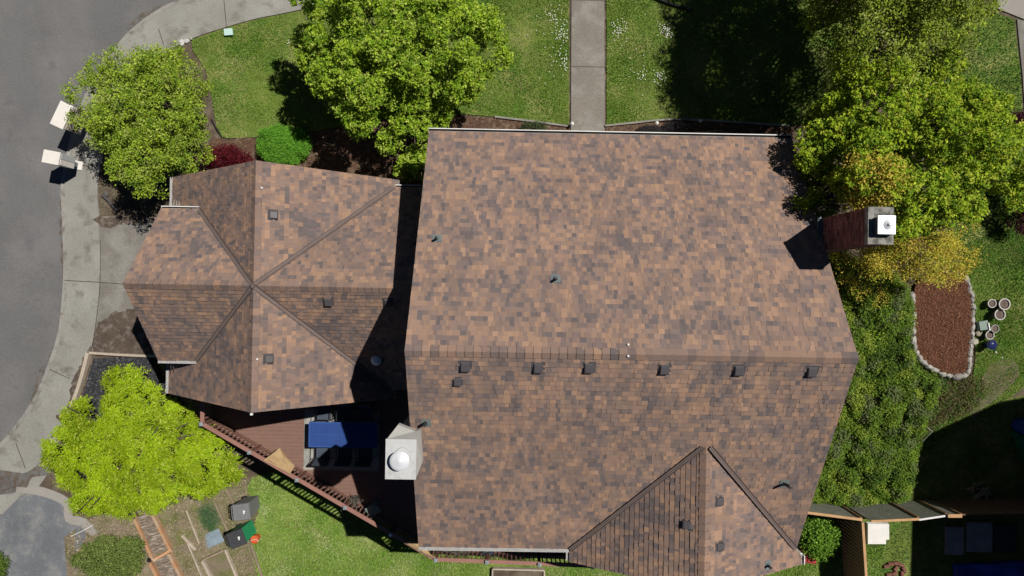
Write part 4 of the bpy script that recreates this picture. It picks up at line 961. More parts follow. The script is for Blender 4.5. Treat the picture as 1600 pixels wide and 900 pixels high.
mass('ivy_ground_cover', 'dense dark green ivy and shrubs filling the slope right of the house', IVY, 19500, .72, .08, [(.13, .24, .025), (.22, .34, .035), (.065, .13, .02), (.32, .42, .055), (.17, .21, .09), (.15, .25, .03)], 70, per=7, spread=.07)
WEED = smooth_poly(gxy([(1420, 600), (1480, 590), (1540, 590), (1520, 640), (1460, 668), (1430, 690)]), 2)
mass('weeds', 'loose mixed green and brown weeds at the foot of the ivy slope', WEED, 3200, .22, .07, [(.13, .17, .035), (.17, .17, .06), (.07, .16, .03), (.15, .10, .06)], 71, per=4)
GC = gxy([(245, 800), (330, 760), (400, 750), (400, 830), (412, 960), (300, 960), (270, 860)])
mass('garden_weeds', 'thin patchy weeds growing between the timber garden rows', GC, 5200, .08, .05, [(.22, .29, .07), (.30, .30, .12), (.14, .25, .04), (.36,.33,.18)], 72, per=3, spread=.05)
HB = smooth_poly(gxy([(318, 786), (340, 790), (345, 812), (336, 835), (320, 828), (305, 800)]), 2)
mass('herb_patch', 'soft blue green herb patch between two garden boards', HB, 1500, .2, .035, [(.06, .14, .05), (.09, .18, .08)], 73, per=8, spread=.05)
# ------------------------------------------------------------------ grass blades and daisies
def grass(name, label, poly, dens, h, cols, seed, dz=0.0):
    rg = np.random.default_rng(seed); xs = [p[0] for p in poly]; ys = [p[1] for p in poly]; A_ = (max(xs) - min(xs)) * (max(ys) - min(ys))
    P = rg.uniform([min(xs), min(ys)], [max(xs), max(ys)], (int(A_ * dens), 2)); P = P[inpoly(P, poly)]; n = len(P)
    z = terr(P[:, 0], P[:, 1]) + dz; az = rg.uniform(0, 2 * np.pi, n); le = rg.uniform(.02, .055, n) * (h / .05); hh = h * rg.uniform(.5, 1.3, n)
    big = np.sin(P[:, 0] * 1.3 + 2 * np.sin(P[:, 1] * .9)) * np.sin(P[:, 1] * 1.7 + 1.5 * np.sin(P[:, 0] * .8)); hh *= 1 + .3 * big
    w_ = rg.uniform(.010, .022, n); b = np.column_stack([P, z]); sx = np.column_stack([np.cos(az), np.sin(az), np.zeros(n)]) * w_[:, None]
    tip = b + np.column_stack([-np.sin(az) * le, np.cos(az) * le, hh])
    V = np.stack([b - sx, b + sx, tip], 1).reshape(-1, 3); Q = np.arange(n * 3).reshape(n, 3); cols = np.array(cols)
    f = np.clip(.5 + .5 * big[:, None] + rg.normal(0, .3, (n, 1)), 0, 1); f = np.clip(f + .35 * np.sin(P[:, :1] * 3.1 + 2 * np.sin(P[:, 1:] * 2.3)) * np.sin(P[:, 1:] * 3.7 + np.sin(P[:, :1] * 2.9)), 0, 1); C = cols[0] * f + cols[1] * (1 - f)
    yl = rg.random(n) < .05 + .30 * np.clip(np.sin(P[:, 0] * 1.9 + 3 * np.sin(P[:, 1] * .7)) * np.sin(P[:, 1] * 2.1 + 2 * np.sin(P[:, 0] * .9)), 0, 1) ** 2; C[yl] = cols[2]
    tag(fastmesh(name, V, Q, C * (1 + .15 * rg.normal(0, 1, (n, 1))), M_GRASS), label, 'grass', kind='stuff')
GCOL = [(.13, .29, .025), (.25, .35, .06), (.36, .38, .15)]
grass('grass', 'mown green grass left of the front walkway', LAWN_L, 1100, .05, GCOL, 81)
grass('grass', 'mown green grass right of the front walkway', LAWN_R, 1100, .05, GCOL, 82)
grass('grass', 'dark green grass strip at the upper right edge', LAWN_FR, 700, .05, [(.06, .19, .02), (.08, .20, .03), (.12, .22, .04)], 83)
grass('grass', 'patchy green grass around the mulch island', LAWN_RR, 900, .06, [(.11, .29, .025), (.21, .32, .05), (.33, .34, .12)], 84)
grass('grass', 'bright yellow green grass of the back lawn below the deck', LAWN_B, 1300, .07, [(.22, .41, .05), (.34, .46, .11), (.52, .55, .28)], 85)
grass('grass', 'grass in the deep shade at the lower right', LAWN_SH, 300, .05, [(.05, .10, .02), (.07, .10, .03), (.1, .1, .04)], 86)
rg = np.random.default_rng(5); DP_ = []
for x, y, r, k in ((868, 22, 12, 26), (880, 50, 14, 60), (885, 98, 14, 55), (965, 44, 10, 30), (972, 48, 14, 16), (1040, 50, 9, 60), (1031, 120, 7, 34), (1005, 118, 9, 18), (1000, 90, 40, 16), (850, 90, 30, 14), (451, 66, 2, 4), (480, 29, 2, 4)):
    g = GT(x, y); DP_ += [q for q in [(g[0] + rg.normal(0, r / 60), g[1] + rg.normal(0, r / 60)) for _ in range(k)] if not 2.15 < q[0] < 3.7]
mb = MB()
for x, y in DP_:
    z = float(terr(x, y)) + .06; a0 = rg.random() * 6; mb.poly([(x + .018 * math.cos(a0 + i * 1.047), y + .018 * math.sin(a0 + i * 1.047), z + .004 * (i % 2)) for i in range(6)])
tag(mb.build('daisies', M_PETAL), 'tiny white daisies scattered in clusters on both front lawns', 'flowers', kind='stuff')
def chips(name, label, poly, dens, L, cols, seed, dz, slope_=0):
    rg = np.random.default_rng(seed); xs = [p[0] for p in poly]; ys = [p[1] for p in poly]
    P = rg.uniform([min(xs), min(ys)], [max(xs), max(ys)], (int((max(xs) - min(xs)) * (max(ys) - min(ys)) * dens), 2)); P = P[inpoly(P, poly)]
    C = np.column_stack([P, terr(P[:, 0], P[:, 1]) + dz + rg.uniform(0, .02, len(P))])
    tag(leaves(name, C, .01, 1, L, cols, seed=seed, m=M_CHIP, wr=.45, up=1.2, colj=.3), label, 'mulch', kind='stuff')
chips('bark_chips', 'red brown bark chips filling the stone ringed mulch island', OVAL, 2600, .045, [(.20, .075, .04), (.26, .11, .06), (.13, .05, .03), (.32, .17, .1)], 91, .10)
FB = gxy([(700, 180), (780, 186), (891, 199), (891, 300), (340, 300), (300, 250), (335, 216), (400, 216), (470, 210), (520, 202), (600, 188)])
chips('bark_chips', 'brown bark chips and litter in the front bed under the big tree', FB, 500, .05, [(.20, .11, .07), (.12, .06, .04), (.30, .22, .15), (.09, .05, .035)], 92, .012)
FB2 = gxy([(946, 199), (985, 194), (1050, 190), (1130, 193), (1240, 198), (1240, 240), (946, 240)])
chips('bark_chips', 'brown bark chips in the front bed right of the walkway', FB2, 500, .05, [(.20, .11, .07), (.12, .06, .04), (.30, .22, .15)], 93, .012)
SL = gxy([(158, 262), (190, 262), (262, 270), (262, 338), (157, 337)])
chips('soil_litter', 'pale gravel and leaf litter in the bed beside the driveway', SL, 700, .045, [(.20, .16, .12), (.12, .09, .06), (.3, .27, .22), (.10, .12, .04)], 94, -.03)
DM = gxy([(146, 560), (240, 556), (300, 640), (240, 720), (100, 730), (100, 715), (112, 680)])
chips('dark_litter', 'dark twiggy litter in the timber edged bed by the sidewalk', DM, 600, .09, [(.05, .05, .055), (.10, .10, .105), (.03, .03, .03)], 95, .03)
GP = gxy([(100, 840), (200, 770), (330, 745), (385, 750), (392, 800), (396, 850), (410, 960), (110, 960)])
chips('straw_litter', 'dry straw and wood litter over the garden rows at lower left', GP, 450, .06, [(.34, .27, .17), (.24, .17, .11), (.15, .12, .07), (.38, .33, .24)], 96, .01)
# ------------------------------------------------------------------ edging timbers, garden beds
def edging(name, label, px, wd, h, m, cat='edging', dz=0.0, group=None):
    pts = smooth_poly(gxy(px), 3, False) if len(px) > 2 else gxy(px)
    o = ribbon(name, pts, wd, h, m, th=h + .12); return tag(o, label, cat, group)
edging('bed_edging', 'pale timber edging along the bed left of the front walkway', [(773, 183), (815, 188), (891, 198)], .07, .09, M_GREYEDGE)
edging('bed_edging', 'bowed pale edging along the bed right of the front walkway', [(945, 197), (985, 193), (1050, 187), (1130, 190), (1232, 197)], .07, .09, M_GREYEDGE)
edging('bed_edging', 'pink grey timber kerb between the sidewalk and the lime green tree', [(140, 551), (133, 580), (122, 615), (108, 650), (86, 704)], .13, .16, M_PALEWOOD)
edging('bed_edging', 'pale timber edging along the lower side of the driveway', [(142, 551), (190, 554), (262, 557)], .09, .12, M_PALEWOOD)
edging('lawn_edging', 'thin black edging at the lower left tip of the front lawn', [(330, 186), (347, 214), (370, 216)], .03, .03, M_BLACK)
def plank(a, b, wd, h, m, name, parent, org):
    p, q = GT(*a), GT(*b); mb = MB(); mb.bar((p[0], p[1], p[2] + h / 2), (q[0], q[1], q[2] + h / 2), wd, h); return mb.build(name, m, parent, org)
o0 = GT(240, 835); tb1 = thing('timber_bed', 'orange timber garden bed at lower left filled with weathered boards', 'garden bed', o0)
for a, b in (((212, 803), (242, 871)), ((237, 792), (269, 856))): plank(a, b, .11, .22, M_TIMBER, 'side_board', tb1, o0)
plank((241, 874), (270, 857), .11, .24, M_TIMBER, 'end_board', tb1, o0)
def bed_fill(pxs, parent, org, seed, name='fill'):
    rg_ = random.Random(seed); A1, B1, C1, D1 = [Vector(GT(*p)) for p in pxs]; mb = MB(); k = 9
    for i in range(k):
        t, t2 = (i + .06) / k, (i + .94) / k; z = Vector((0, 0, .12 + .03 * rg_.random()))
        mb.bar(A1.lerp(D1, (t + t2) / 2) + z, B1.lerp(C1, (t + t2) / 2) + z, (A1 - D1).length / k * .86, .04, c=(1, 1, 1))
    return mb.build(name, mat('bed_boards', (.16, .125, .095), .95, (3, .35), (14, .45), .5, 30, stretch=(1, 4, 1), col2=(.33, .28, .23), c2scale=5, c2lo=.5, c2hi=.62), parent, org)
bed_fill([(216, 806), (238, 798), (266, 854), (243, 866)], tb1, o0, 1)
o1 = GT(266, 885); tb2 = thing('timber_bed', 'second timber garden bed running off the bottom edge below the first', 'garden bed', o1)
for a, b in (((238, 876), (272, 945)), ((267, 862), (304, 935))): plank(a, b, .11, .22, M_TIMBER, 'side_board', tb2, o1)
bed_fill([(244, 874), (267, 864), (300, 932), (275, 944)], tb2, o1, 2)
mb = MB(); g = GT(237, 872); mb.box(g[0], g[1], g[2] + .12, .12, .12, .28); mb.build('corner_post', M_BLACK, tb2, o1)
o2 = GT(345, 885); tb3 = thing('raised_bed', 'weathered grey timber raised bed at the bottom edge under the metal sheet', 'garden bed', o2)
plank((317, 874), (354, 857), .07, .18, M_OLDWOOD, 'board', tb3, o2); plank((319, 874), (340, 915), .12, .2, M_PALEWOOD, 'board', tb3, o2); plank((354, 857), (378, 915), .07, .18, M_PALEWOOD, 'board', tb3, o2)
mb = MB(); g = [GT(*p, .09) for p in ((321, 876), (352, 861), (374, 912), (342, 912))]; mb.poly(g); mb.build('soil', M_DRYSOIL, tb3, o2)
for i, (a, b, w_, mt, lb) in enumerate((((292, 797), (312, 848), .05, M_PALEWOOD, 'thin pale board on the soil beside the first timber bed, above the metal sheet'), ((336, 784), (364, 846), .07, M_OLDWOOD, 'weathered board running from the lime tree to the green bin'),
        ((354, 764), (377, 806), .07, M_OLDWOOD, 'short weathered board beside the grey bin'), ((393, 850), (412, 905), .07, M_OLDWOOD, 'weathered board running down from the orange bucket'),
        ((285, 836), (306, 858), .10, M_PALEWOOD, 'short pale offcut left of the metal sheet'), ((294, 848), (318, 905), .05, M_PALEWOOD, 'thin pale board between the timber beds and the raised bed'))):
    p, q = GT(*a), GT(*b); c_ = ((p[0] + q[0]) / 2, (p[1] + q[1]) / 2, (p[2] + q[2]) / 2)
    mb = MB(); mb.bar((p[0], p[1], p[2] + .03), (q[0], q[1], q[2] + .03), w_, .08); o = mb.build('garden_board', mt, None, c_, loc=c_); tag(o, lb, 'board')
# corrugated sheet
g = GT(332, 842, .08); mb = MB(); k = 18; Wd, Ln = .82, .62
for i in range(k):
    x, x2 = -Ln / 2 + i * Ln / k, -Ln / 2 + (i + 1) * Ln / k; z, z2 = (.035 if i % 2 else 0), (0 if i % 2 else .035)
    mb.poly([(-Wd / 2, x, z), (Wd / 2, x, z), (Wd / 2, x2, z2), (-Wd / 2, x2, z2)]); mb.poly([(-Wd / 2, x, z - .008), (-Wd / 2, x2, z2 - .008), (Wd / 2, x2, z2 - .008), (Wd / 2, x, z - .008)])
o = mb.build('corrugated_sheet', M_CORR, None, loc=g); o.rotation_euler = (.06, .05, rad(24)); tag(o, 'blue grey corrugated metal sheet lying beside the green bin', 'metal sheet')
# wheelie bins
def bin_(label, px, py, rz, body_m, lid_m, h=1.32):
    g = GT(px, py); t = thing('wheelie_bin', label, 'bin', g, rz, 'wheelie bins beside the back lawn')
    mb = MB(); a, b = .27, .30
    v = [(-a, -a, .08), (a, -a, .08), (a, a, .08), (-a, a, .08), (-b, -b, h), (b, -b, h), (b, b, h), (-b, b, h)]
    mb.faces(v, [(3, 2, 1, 0), (0, 1, 5, 4), (1, 2, 6, 5), (2, 3, 7, 6), (3, 0, 4, 7)]); mb.box(0, 0, h - .02, .66, .66, .04); mb.build('body', body_m, t)
    mb = MB(); mb.faces([(-.34, -.35, h + .01), (.34, -.35, h + .01), (.34, .34, h + .01), (-.34, .34, h + .01), (-.31, -.32, h + .07), (.31, -.32, h + .07), (.31, .30, h + .09), (-.31, .30, h + .09)],
                        [(0, 1, 5, 4), (1, 2, 6, 5), (2, 3, 7, 6), (3, 0, 4, 7), (4, 5, 6, 7), (3, 2, 1, 0)])
    mb.box(0, .02, h + .095, .42, .40, .02); mb.build('lid', lid_m, t)
    mb = MB(); mb.box(.0, -.14, h + .112, .14, .05, .012); mb.box(.03, -.18, h + .112, .06, .03, .012); mb.build('sticker', M_LAMPW, t)
    mb = MB(); mb.tube([(-.26, .40, h - .02), (.26, .40, h - .02)], .018); 
    for s in (-1, 0, 1): mb.bar((s * .26, .33, h - .02), (s * .26, .40, h - .02), .03, .03)
    mb.build('handle', lid_m, t)
    for s in (-1, 1):
        mb = MB(); mb.tube([(s * .30, .30, .12), (s * .24, .30, .12)], .12, 14); mb.build('wheel', M_BLACK, t)
    return t
bin_('grey wheelie bin with grey lid standing above the green one', 396, 784, rad(98), M_GREYBIN, M_GREYBIN)
bin_('green wheelie bin with black lid beside the orange bucket', 389, 824, rad(112), M_GREEN, M_DKLID)
g = GT(403, 838); t = thing('bucket', 'orange plastic bucket next to the green wheelie bin', 'bucket', g)
mb = MB(); mb.lathe([(.13, 0), (.165, .36), (.175, .36), (.175, .39), (.16, .39), (.155, .30)], 0, 0, 20); mb.build('body', M_ORANGE, t)
mb = MB(); mb.tube([(.17 * math.cos(a), .17 * math.sin(a) * .5 - .08, .39 + .0 * a) for a in np.linspace(0, math.pi, 9)], .008); mb.build('handle', M_LAMPW, t)
# ------------------------------------------------------------------ mailboxes, utility box, rocks, pipes
def cluster(label, base_px, z_top, rz, wd, dp, slats, plate_px=None):
    g = GT(*base_px); t = thing('cluster_mailbox', label, 'mailbox', g, rz, 'cluster mailboxes at the kerb')
    h = z_top; bz = .55
    mb = MB(); mb.box(0, 0, (bz + h) / 2, dp, wd, h - bz); mb.build('cabinet', M_MAIL, t)
    mb = MB(); mb.box(-.0, 0, h + .02, dp + .04, wd + .04, .05); mb.build('hood', M_MAIL, t)
    nrow = slats
    for c in range(2):
        y = (-.25 + .5 * c) * wd; hh = (h - bz - .10) / nrow
        if slats < 4:
            mb = MB(); mb.box(dp / 2 + .012, y, (h + bz) / 2, .025, wd * .46, (h - bz) * .9); mb.build('door', M_MAILG if c else M_MAIL, t); continue
        for r in range(nrow):
            mb = MB(); mb.box(dp / 2 + .012, y, bz + .05 + (r + .5) * hh, .025, wd * .46, hh * .62); mb.build('door', M_MAILF, t)
    mb = MB(); mb.box(0, 0, bz / 2, .16, .2 if wd > .5 else .16, bz); mb.build('pedestal', M_MAILG, t)
    mb = MB(); mb.box(.05, 0, .02, .36, .34, .04); mb.build('base_plate', M_MAIL, t)
    return t
def top_at(px, py, z): return G(px, py, z)
tp = G(97.5, 180, 1.52); c1 = cluster('larger white cluster mailbox at the kerb, with rows of slotted doors', (0, 0), 1.52, rad(-24), .86, .46, 8)
c1.location = (tp[0], tp[1], 0.0)
tp = G(81, 246, 1.42); c2 = cluster('smaller white pedestal mailbox at the kerb below the slotted one', (0, 0), 1.42, rad(-10), .42, .56, 2)
c2.location = (tp[0], tp[1], 0.0)
g = GT(357, 50, .1); t = thing('utility_box', 'pale mint utility box in the grass beside the sidewalk', 'utility box', (g[0], g[1], 0), .1)
mb = MB(); mb.box(0, 0, .04, .28, .22, .12); mb.build('body', M_UTIL, t); mb = MB(); mb.box(0, 0, .11, .32, .25, .03); mb.build('lid', M_UTIL, t)
def rock(name, label, px, py, r, col, seed, h=.6, group=None, dz=0.0, cat='rock', sx=1.0, sy=1.0, rz=0.0):
    rg_ = random.Random(seed); g = GT(px, py); mb = MB(); n = 8; ring = []
    rad_ = [r * rg_.uniform(.75, 1.15) for _ in range(n)]
    lev = [(.85, -.1), (1.0, .25 * h), (.85, .7 * h), (.45, h)]
    vs = []
    for s, z in lev:
        for i in range(n):
            a = 2 * math.pi * i / n; x, y = rad_[i] * s * math.cos(a) * sx, rad_[i] * s * math.sin(a) * sy
            vs.append((x * math.cos(rz) - y * math.sin(rz), x * math.sin(rz) + y * math.cos(rz), r * z * rg_.uniform(.9, 1.1)))
    fs = [(k * n + i, k * n + (i + 1) % n, (k + 1) * n + (i + 1) % n, (k + 1) * n + i) for k in range(3) for i in range(n)] + [tuple(3 * n + i for i in range(n))]
    mb.faces(vs, fs, 0, col); o = mb.build(name, M_STONE, None, loc=(g[0], g[1], g[2] + dz)); return tag(o, label, cat, group)
rock('rock', 'white rock nearest the round tree at the sidewalk edge', 284, 67, .13, (.6, .58, .55), 1); rock('rock', 'white rock between two others at the sidewalk edge of the front lawn', 291, 64, .10, (.55, .54, .5), 2, sx=1.3)
rock('rock', 'small tan rock nearest the mint utility box at the sidewalk edge', 298, 60, .08, (.4, .36, .3), 3)
rock('rock', 'dark rock beside the dark pipe left of the garage roof', 166, 302, .12, (.12, .11, .10), 4)
def pipe(name, label, pxs, r, m, h=.05):
    pts = [Vector(GT(*p, h)) for p in pxs]; c_ = pts[0].copy(); mb = MB(); mb.tube(pts, r, 8); o = mb.build(name, m, None, c_, loc=c_); return tag(o, label, 'pipe')
pipe('drain_pipe', 'black pipe lying on the lawn at the top edge right of the walkway', [(1012, -8), (1045, 5), (1082, 16)], .055, M_BLACK, .08)
pipe('drain_pipe', 'slate grey pipe lying in the bed beside the driveway', [(160, 305), (170, 314), (183, 330)], .05, M_VENT, .05)
pipe('white_stake', 'thin white stake lying across the edge of the blue grey drive', [(111, 838), (130, 829), (146, 820)], .012, M_LAMPW, .06)
pipe('bamboo_cane', 'thin pale cane lying in the bed right of the walkway', [(1078, 207), (1128, 204)], .015, M_CEDAR, .1)
for i, (x, y, lb) in enumerate(((893, 196, 'small round path light at the left lower corner of the walkway'), (1024, 195, 'small white path light on the bowed edging by the smoky shrubs'), (1091, 192, 'small white path light on the bowed edging farther right of the smoky shrubs'))):
    g = GT(x, y); t = thing('path_light', lb, 'path light', g, 0, 'small path lights in the front bed')
    mb = MB(); mb.tube([(0, 0, 0), (0, 0, .3)], .012); mb.build('stake', M_BLACK, t); mb = MB(); mb.lathe([(.06, .28), (.065, .30), (.02, .34)], 0, 0, 12); mb.build('lamp_head', M_LAMPW, t)
# stones round the mulch island ---------------------------------------------
SP = [(1424, 462), (1425, 470), (1423, 480), (1426, 491), (1425, 504), (1424, 517), (1425, 530), (1427, 541), (1430, 550), (1435, 558), (1441, 566), (1450, 573), (1459, 578), (1471, 584), (1482, 586), (1494, 587), (1505, 586), (1511, 580), (1513, 570), (1513, 560), (1514, 550), (1515, 541), (1516, 531), (1517, 521), (1518, 511), (1518, 500), (1518, 490), (1519, 479), (1517, 469), (1516, 459), (1513, 451), (1511, 443), (1508, 436)]
for i, (x, y) in enumerate(SP):
    a, b = SP[max(0, i - 1)], SP[min(len(SP) - 1, i + 1)]; ang = math.atan2(-(b[1] - a[1]), b[0] - a[0]); r0 = random.Random(i)
    big = 1.0 + (.45 if 2 < i < 17 else .1) * r0.random(); tn = r0.uniform(.28, .48)
    o = rock('edging_stone', '', x, y, .155 * big, (tn, tn * .94, tn * .84), 100 + i, h=1.0, sx=1.15, sy=.72, rz=ang + r0.uniform(-.3, .3), dz=-.02, cat='stone', group='pale stones ringing the mulch island')
    o['label'] = 'pale grey stone in the ring around the red brown mulch island'
# pots -------------------------------------------------------------
def pot(label, px, py, r, h, m, rimm, plant=None):
    g = GT(px, py); t = thing('plant_pot', label, 'pot', g, 0, 'plant pots on the grass right of the mulch island')
    mb = MB(); mb.lathe([(r * .72, 0), (r, h - .02), (r * .86, h - .02), (r * .8, h - .06)], 0, 0, 20); mb.build('body', m, t)
    mb = MB(); ro, ri, z = r * 1.04, r * .86, h
    prof = [(ro, z - .03), (ro, z), (ri, z), (ri, z - .04)]; n = 24
    for i in range(3):
        for j in range(n):
            a, b = 2 * math.pi * j / n, 2 * math.pi * (j + 1) / n; (r1, z1), (r2_, z2) = prof[i], prof[i + 1]
            mb.poly([(r1 * math.cos(a), r1 * math.sin(a), z1), (r1 * math.cos(b), r1 * math.sin(b), z1), (r2_ * math.cos(b), r2_ * math.sin(b), z2), (r2_ * math.cos(a), r2_ * math.sin(a), z2)])
    mb.build('rim', rimm, t)
    mb = MB(); mb.lathe([(r * .84, h - .05), (r * .5, h - .03), (r * .05, h - .035)], 0, 0, 16); mb.build('soil', mat('potting_soil', (.16, .12, .10), 1, (5, .3), (40, .5), .8, 60), t)
    return t
pot('small white rimmed pot, highest and nearest the mulch island', 1543, 474, .16, .26, M_POT, M_POTRIM)
pot('large white rimmed pot touching the one below it, farthest right of the group', 1560, 475, .215, .34, M_POT, M_POTRIM)
pot('large white rimmed pot below the farthest right pot', 1553, 491, .205, .34, M_POT, M_POTRIM)
pot('small grey rimmed pot in the middle, above the olive potted plant', 1548, 513, .15, .25, M_POT, mat('grey_rim', (.34, .33, .31), .6))
t = pot('small pot with a sprout, just above the dark blue pot', 1540, 523, .165, .25, M_POT, M_POTRIM)
t = pot('glossy dark blue pot, lowest of the group', 1541, 538, .185, .34, M_BLUEPOT, M_BLUEPOT)
mb = MB(); mb.lathe([(.15, .345), (.08, .35), (.03, .36)], .02, .01, 9); mb.build('glazed_lid', M_BLUEPOT, t)
g = GT(1531, 508); t = thing('storage_box', 'small sage green box on the grass between the stones and the pots', 'box', g, .2)
mb = MB(); mb.box(0, 0, .12, .34, .34, .24); mb.build('body', M_GREENT, t); mb = MB(); mb.box(.16, -.08, .14, .04, .30, .30); mb.build('lid', M_LAMPW, t)
rock('rock', 'flat tan rock beside the sage green box', 1529, 520, .15, (.34, .30, .22), 41, .5); rock('rock', 'pale tan rock below the flat one near the pots', 1524, 533, .12, (.45, .43, .33), 42, .5, sx=1.4, rz=.8)
rock('rock', 'small white rock below the dark blue pot', 1556, 550, .05, (.7, .7, .68), 43); rock('rock', 'small white rock on the bare soil at right', 1566, 559, .04, (.65, .65, .6), 44)
# ------------------------------------------------------------------ fences
def fence_run(th, segs, org, label_prefix=None):
    """segs: (pxA, pxB, ztop_offset, board mat, rail mat)"""
    for i, (a, b, off, bm_, rm_, bw) in enumerate(segs):
        zt = -.72 + off
        A1, B1 = Vector(G(*a, zt)), Vector(G(*b, zt)); d = (B1 - A1).normalized(); L = (B1 - A1).length; k = max(2, int(L / .14)); mb = MB()
        for j in range(k):
            p, q = A1 + d * (j * L / k + .006), A1 + d * ((j + 1) * L / k - .006); zb = float(terr(p.x, p.y)) - .05
            p2, q2 = Vector((p.x, p.y, (zb + zt) / 2 - .02)), Vector((q.x, q.y, (zb + zt) / 2 - .02)); mb.bar(p2, q2, .025, zt - .04 - zb)
        mb.build('fence_panel', bm_, th, org)
        mb = MB(); mb.bar(A1, B1, bw, .04); mb.build('cap_rail', rm_, th, org)
        for e in (A1, B1) if i == 0 else (B1,):
            zb = float(terr(e.x, e.y)) - .1; mb = MB(); mb.box(e.x, e.y + .03, (zb + zt) / 2 - .03, .09, .09, zt - zb - .06); mb.build('post', M_FENCEB, th, org)
of = G(1400, 812, -2.6); fn = thing('fence', 'stepped grey board fence with cedar cap rails below the ivy slope', 'fence', of)
fence_run(fn, [((1262, 801), (1347, 812), 0, M_FENCE, M_CEDAR, .10), ((1361, 814.5), (1436, 811), .12, M_FENCE, M_CEDAR, .09), ((1436, 812), (1480, 805.5), .06, M_FENCE, M_WHITE, .07), ((1481, 806), (1503, 806), .16, M_FENCE, M_CEDAR, .13), ((1503, 804), (1720, 800), .0, M_FENCEB, M_FENCEB, .05)], of)
of2 = G(1350, 860, -2.6); fn2 = thing('fence', 'plain board fence running down from the stepped fence to the bottom edge', 'fence', of2)
fence_run(fn2, [((1348, 816), (1357, 960), 0, M_FENCEB, M_CEDAR, .10)], of2)
# white pavers
o_ = GT(1366, 832); t = thing('paver_stack', 'stack of white paving slabs in the corner of the two fences', 'pavers', o_)
pts = [GT(*p) for p in ((1352, 815), (1386, 816), (1386, 841), (1381, 841), (1381, 848), (1352, 848))]
for k in range(2):
    mb = MB(); q = [(p[0] - (.0 if k == 0 else .0), p[1]) for p in pts]; q = ccw(q); z0_, z1_ = o_[2] + .10 * k, o_[2] + .10 * k + .09
    s = 1 - .03 * k; q = [(o_[0] + (x - o_[0]) * s, o_[1] + (y - o_[1]) * s) for x, y in q]
    mb.poly([(x, y, z1_) for x, y in q]); [mb.poly([(*q[i], z0_), (*q[(i + 1) % 6], z0_), (*q[(i + 1) % 6], z1_), (*q[i], z1_)]) for i in range(6)]
    mb.build('slab', M_PAVER, t, o_)
# red box by the rear gable
g = GT(1266, 868, .45); t = thing('storage_crate', 'faded red plastic crate between the rear gable and the fence', 'crate', (g[0], g[1], g[2] - .45), -.12)
mb = MB(); mb.box(0, 0, .2, .56, .62, .4); mb.build('body', M_RED, t)
mb = MB(); 
for s in (-1, 0, 1): mb.box(s * .19, 0, .43, .15, .60, .05)
mb.box(0, -.30, .42, .60, .04, .07); mb.build('lid', M_RED, t)
# red paver edging pieces
for i, (x, y, a) in enumerate(((1384, 884, .3), (1391, 880, .1), (1399, 879, 0), (1407, 882, -.3), (1411, 889, -1.0), (1408, 896, -1.6), (1396, 895, .4), (1388, 897, .2), (1398, 887, .8))):
    g = GT(x, y); mb = MB(); mb.box(0, 0, .05, .22, .13, .10); mb.box(0, 0, .105, .18, .10, .02); o = mb.build('paver_brick', M_REDBRICK, None, loc=g); o.rotation_euler = (random.uniform(-.1, .1), random.uniform(-.15, .15), a)
    tag(o, 'dark red brick in the loose curved pile at the bottom edge right of the fence', 'brick', 'dark red bricks in a loose curved pile')
# things in the neighbour's shade
def tarp(name, label, pxs, h, m, seed, cat='tarp', cover=None):
    rg_ = np.random.default_rng(seed); poly = ccw([GT(*p)[:2] for p in pxs]); xs = [p[0] for p in poly]; ys = [p[1] for p in poly]; nx = 14
    zf = lambda x, y: float(terr(x, y)) + h * (.75 + .12 * math.sin(x * 5 + seed) + .13 * math.sin(y * 7 + x * 2))
    o = sheet(name, poly, 0, m, res=.15, skirt=h * .75, kind=None, zf=zf); return tag(o, label, cat)
tarp('tarp', 'crumpled blue tarp in deep shade at the bottom right corner', [(1488, 880), (1620, 873), (1650, 940), (1486, 930)], .35, M_TARP, 1)
tarp('tarp', 'dark green tarp in the shade at the right edge', [(1576, 672), (1592, 680), (1640, 690), (1640, 726), (1596, 720)], .5, M_GTARP, 2)
def barrel(label, px, py, r, h, m):
    g = GT(px, py); t = thing('barrel', label, 'barrel', g); mb = MB(); mb.lathe([(r * .9, 0), (r, .08), (r, h * .5), (r * 1.03, h * .52), (r, h * .54), (r, h - .06), (r * .95, h)], 0, 0, 20); mb.build('body', m, t)
    mb = MB(); mb.lathe([(r * .9, h), (r * .9, h + .02), (r * .3, h + .025)], 0, 0, 20); mb.build('lid', m, t)
barrel('blue barrel in the shade at the right edge above the green tarp', 1590, 664, .3, .85, M_TARP)
for i, (x0_, y0_, x1_, y1_, lb) in enumerate(((1476, 822, 1504, 866, 'long dim grey paving slab in the shade below the fence, leftmost of its row'), (1509, 815, 1548, 862, 'speckled wide paving slab in the shade right of the long dim one'), (1552, 818, 1586, 862, 'dark paving slab nearest the right edge in the shaded yard'))):
    a, b = GT(x0_, y0_), GT(x1_, y1_); cx_, cy_ = (a[0] + b[0]) / 2, (a[1] + b[1]) / 2
    mb = MB(); mb.box(0, 0, .04, b[0] - a[0], a[1] - b[1], .08); mb.box(0, 0, .085, (b[0] - a[0]) * .9, (a[1] - b[1]) * .9, .012); o = mb.build('paving_slab', M_SLAB if i != 2 else M_DKLID, None, loc=(cx_, cy_, float(terr(cx_, cy_)))); tag(o, lb, 'slab', 'paving slabs in the shaded yard')
g = GT(1531, 768); t = thing('log_pile', 'small heap of pale branches and offcuts in the shaded yard above the fence', 'wood pile', g)
r0 = random.Random(8)
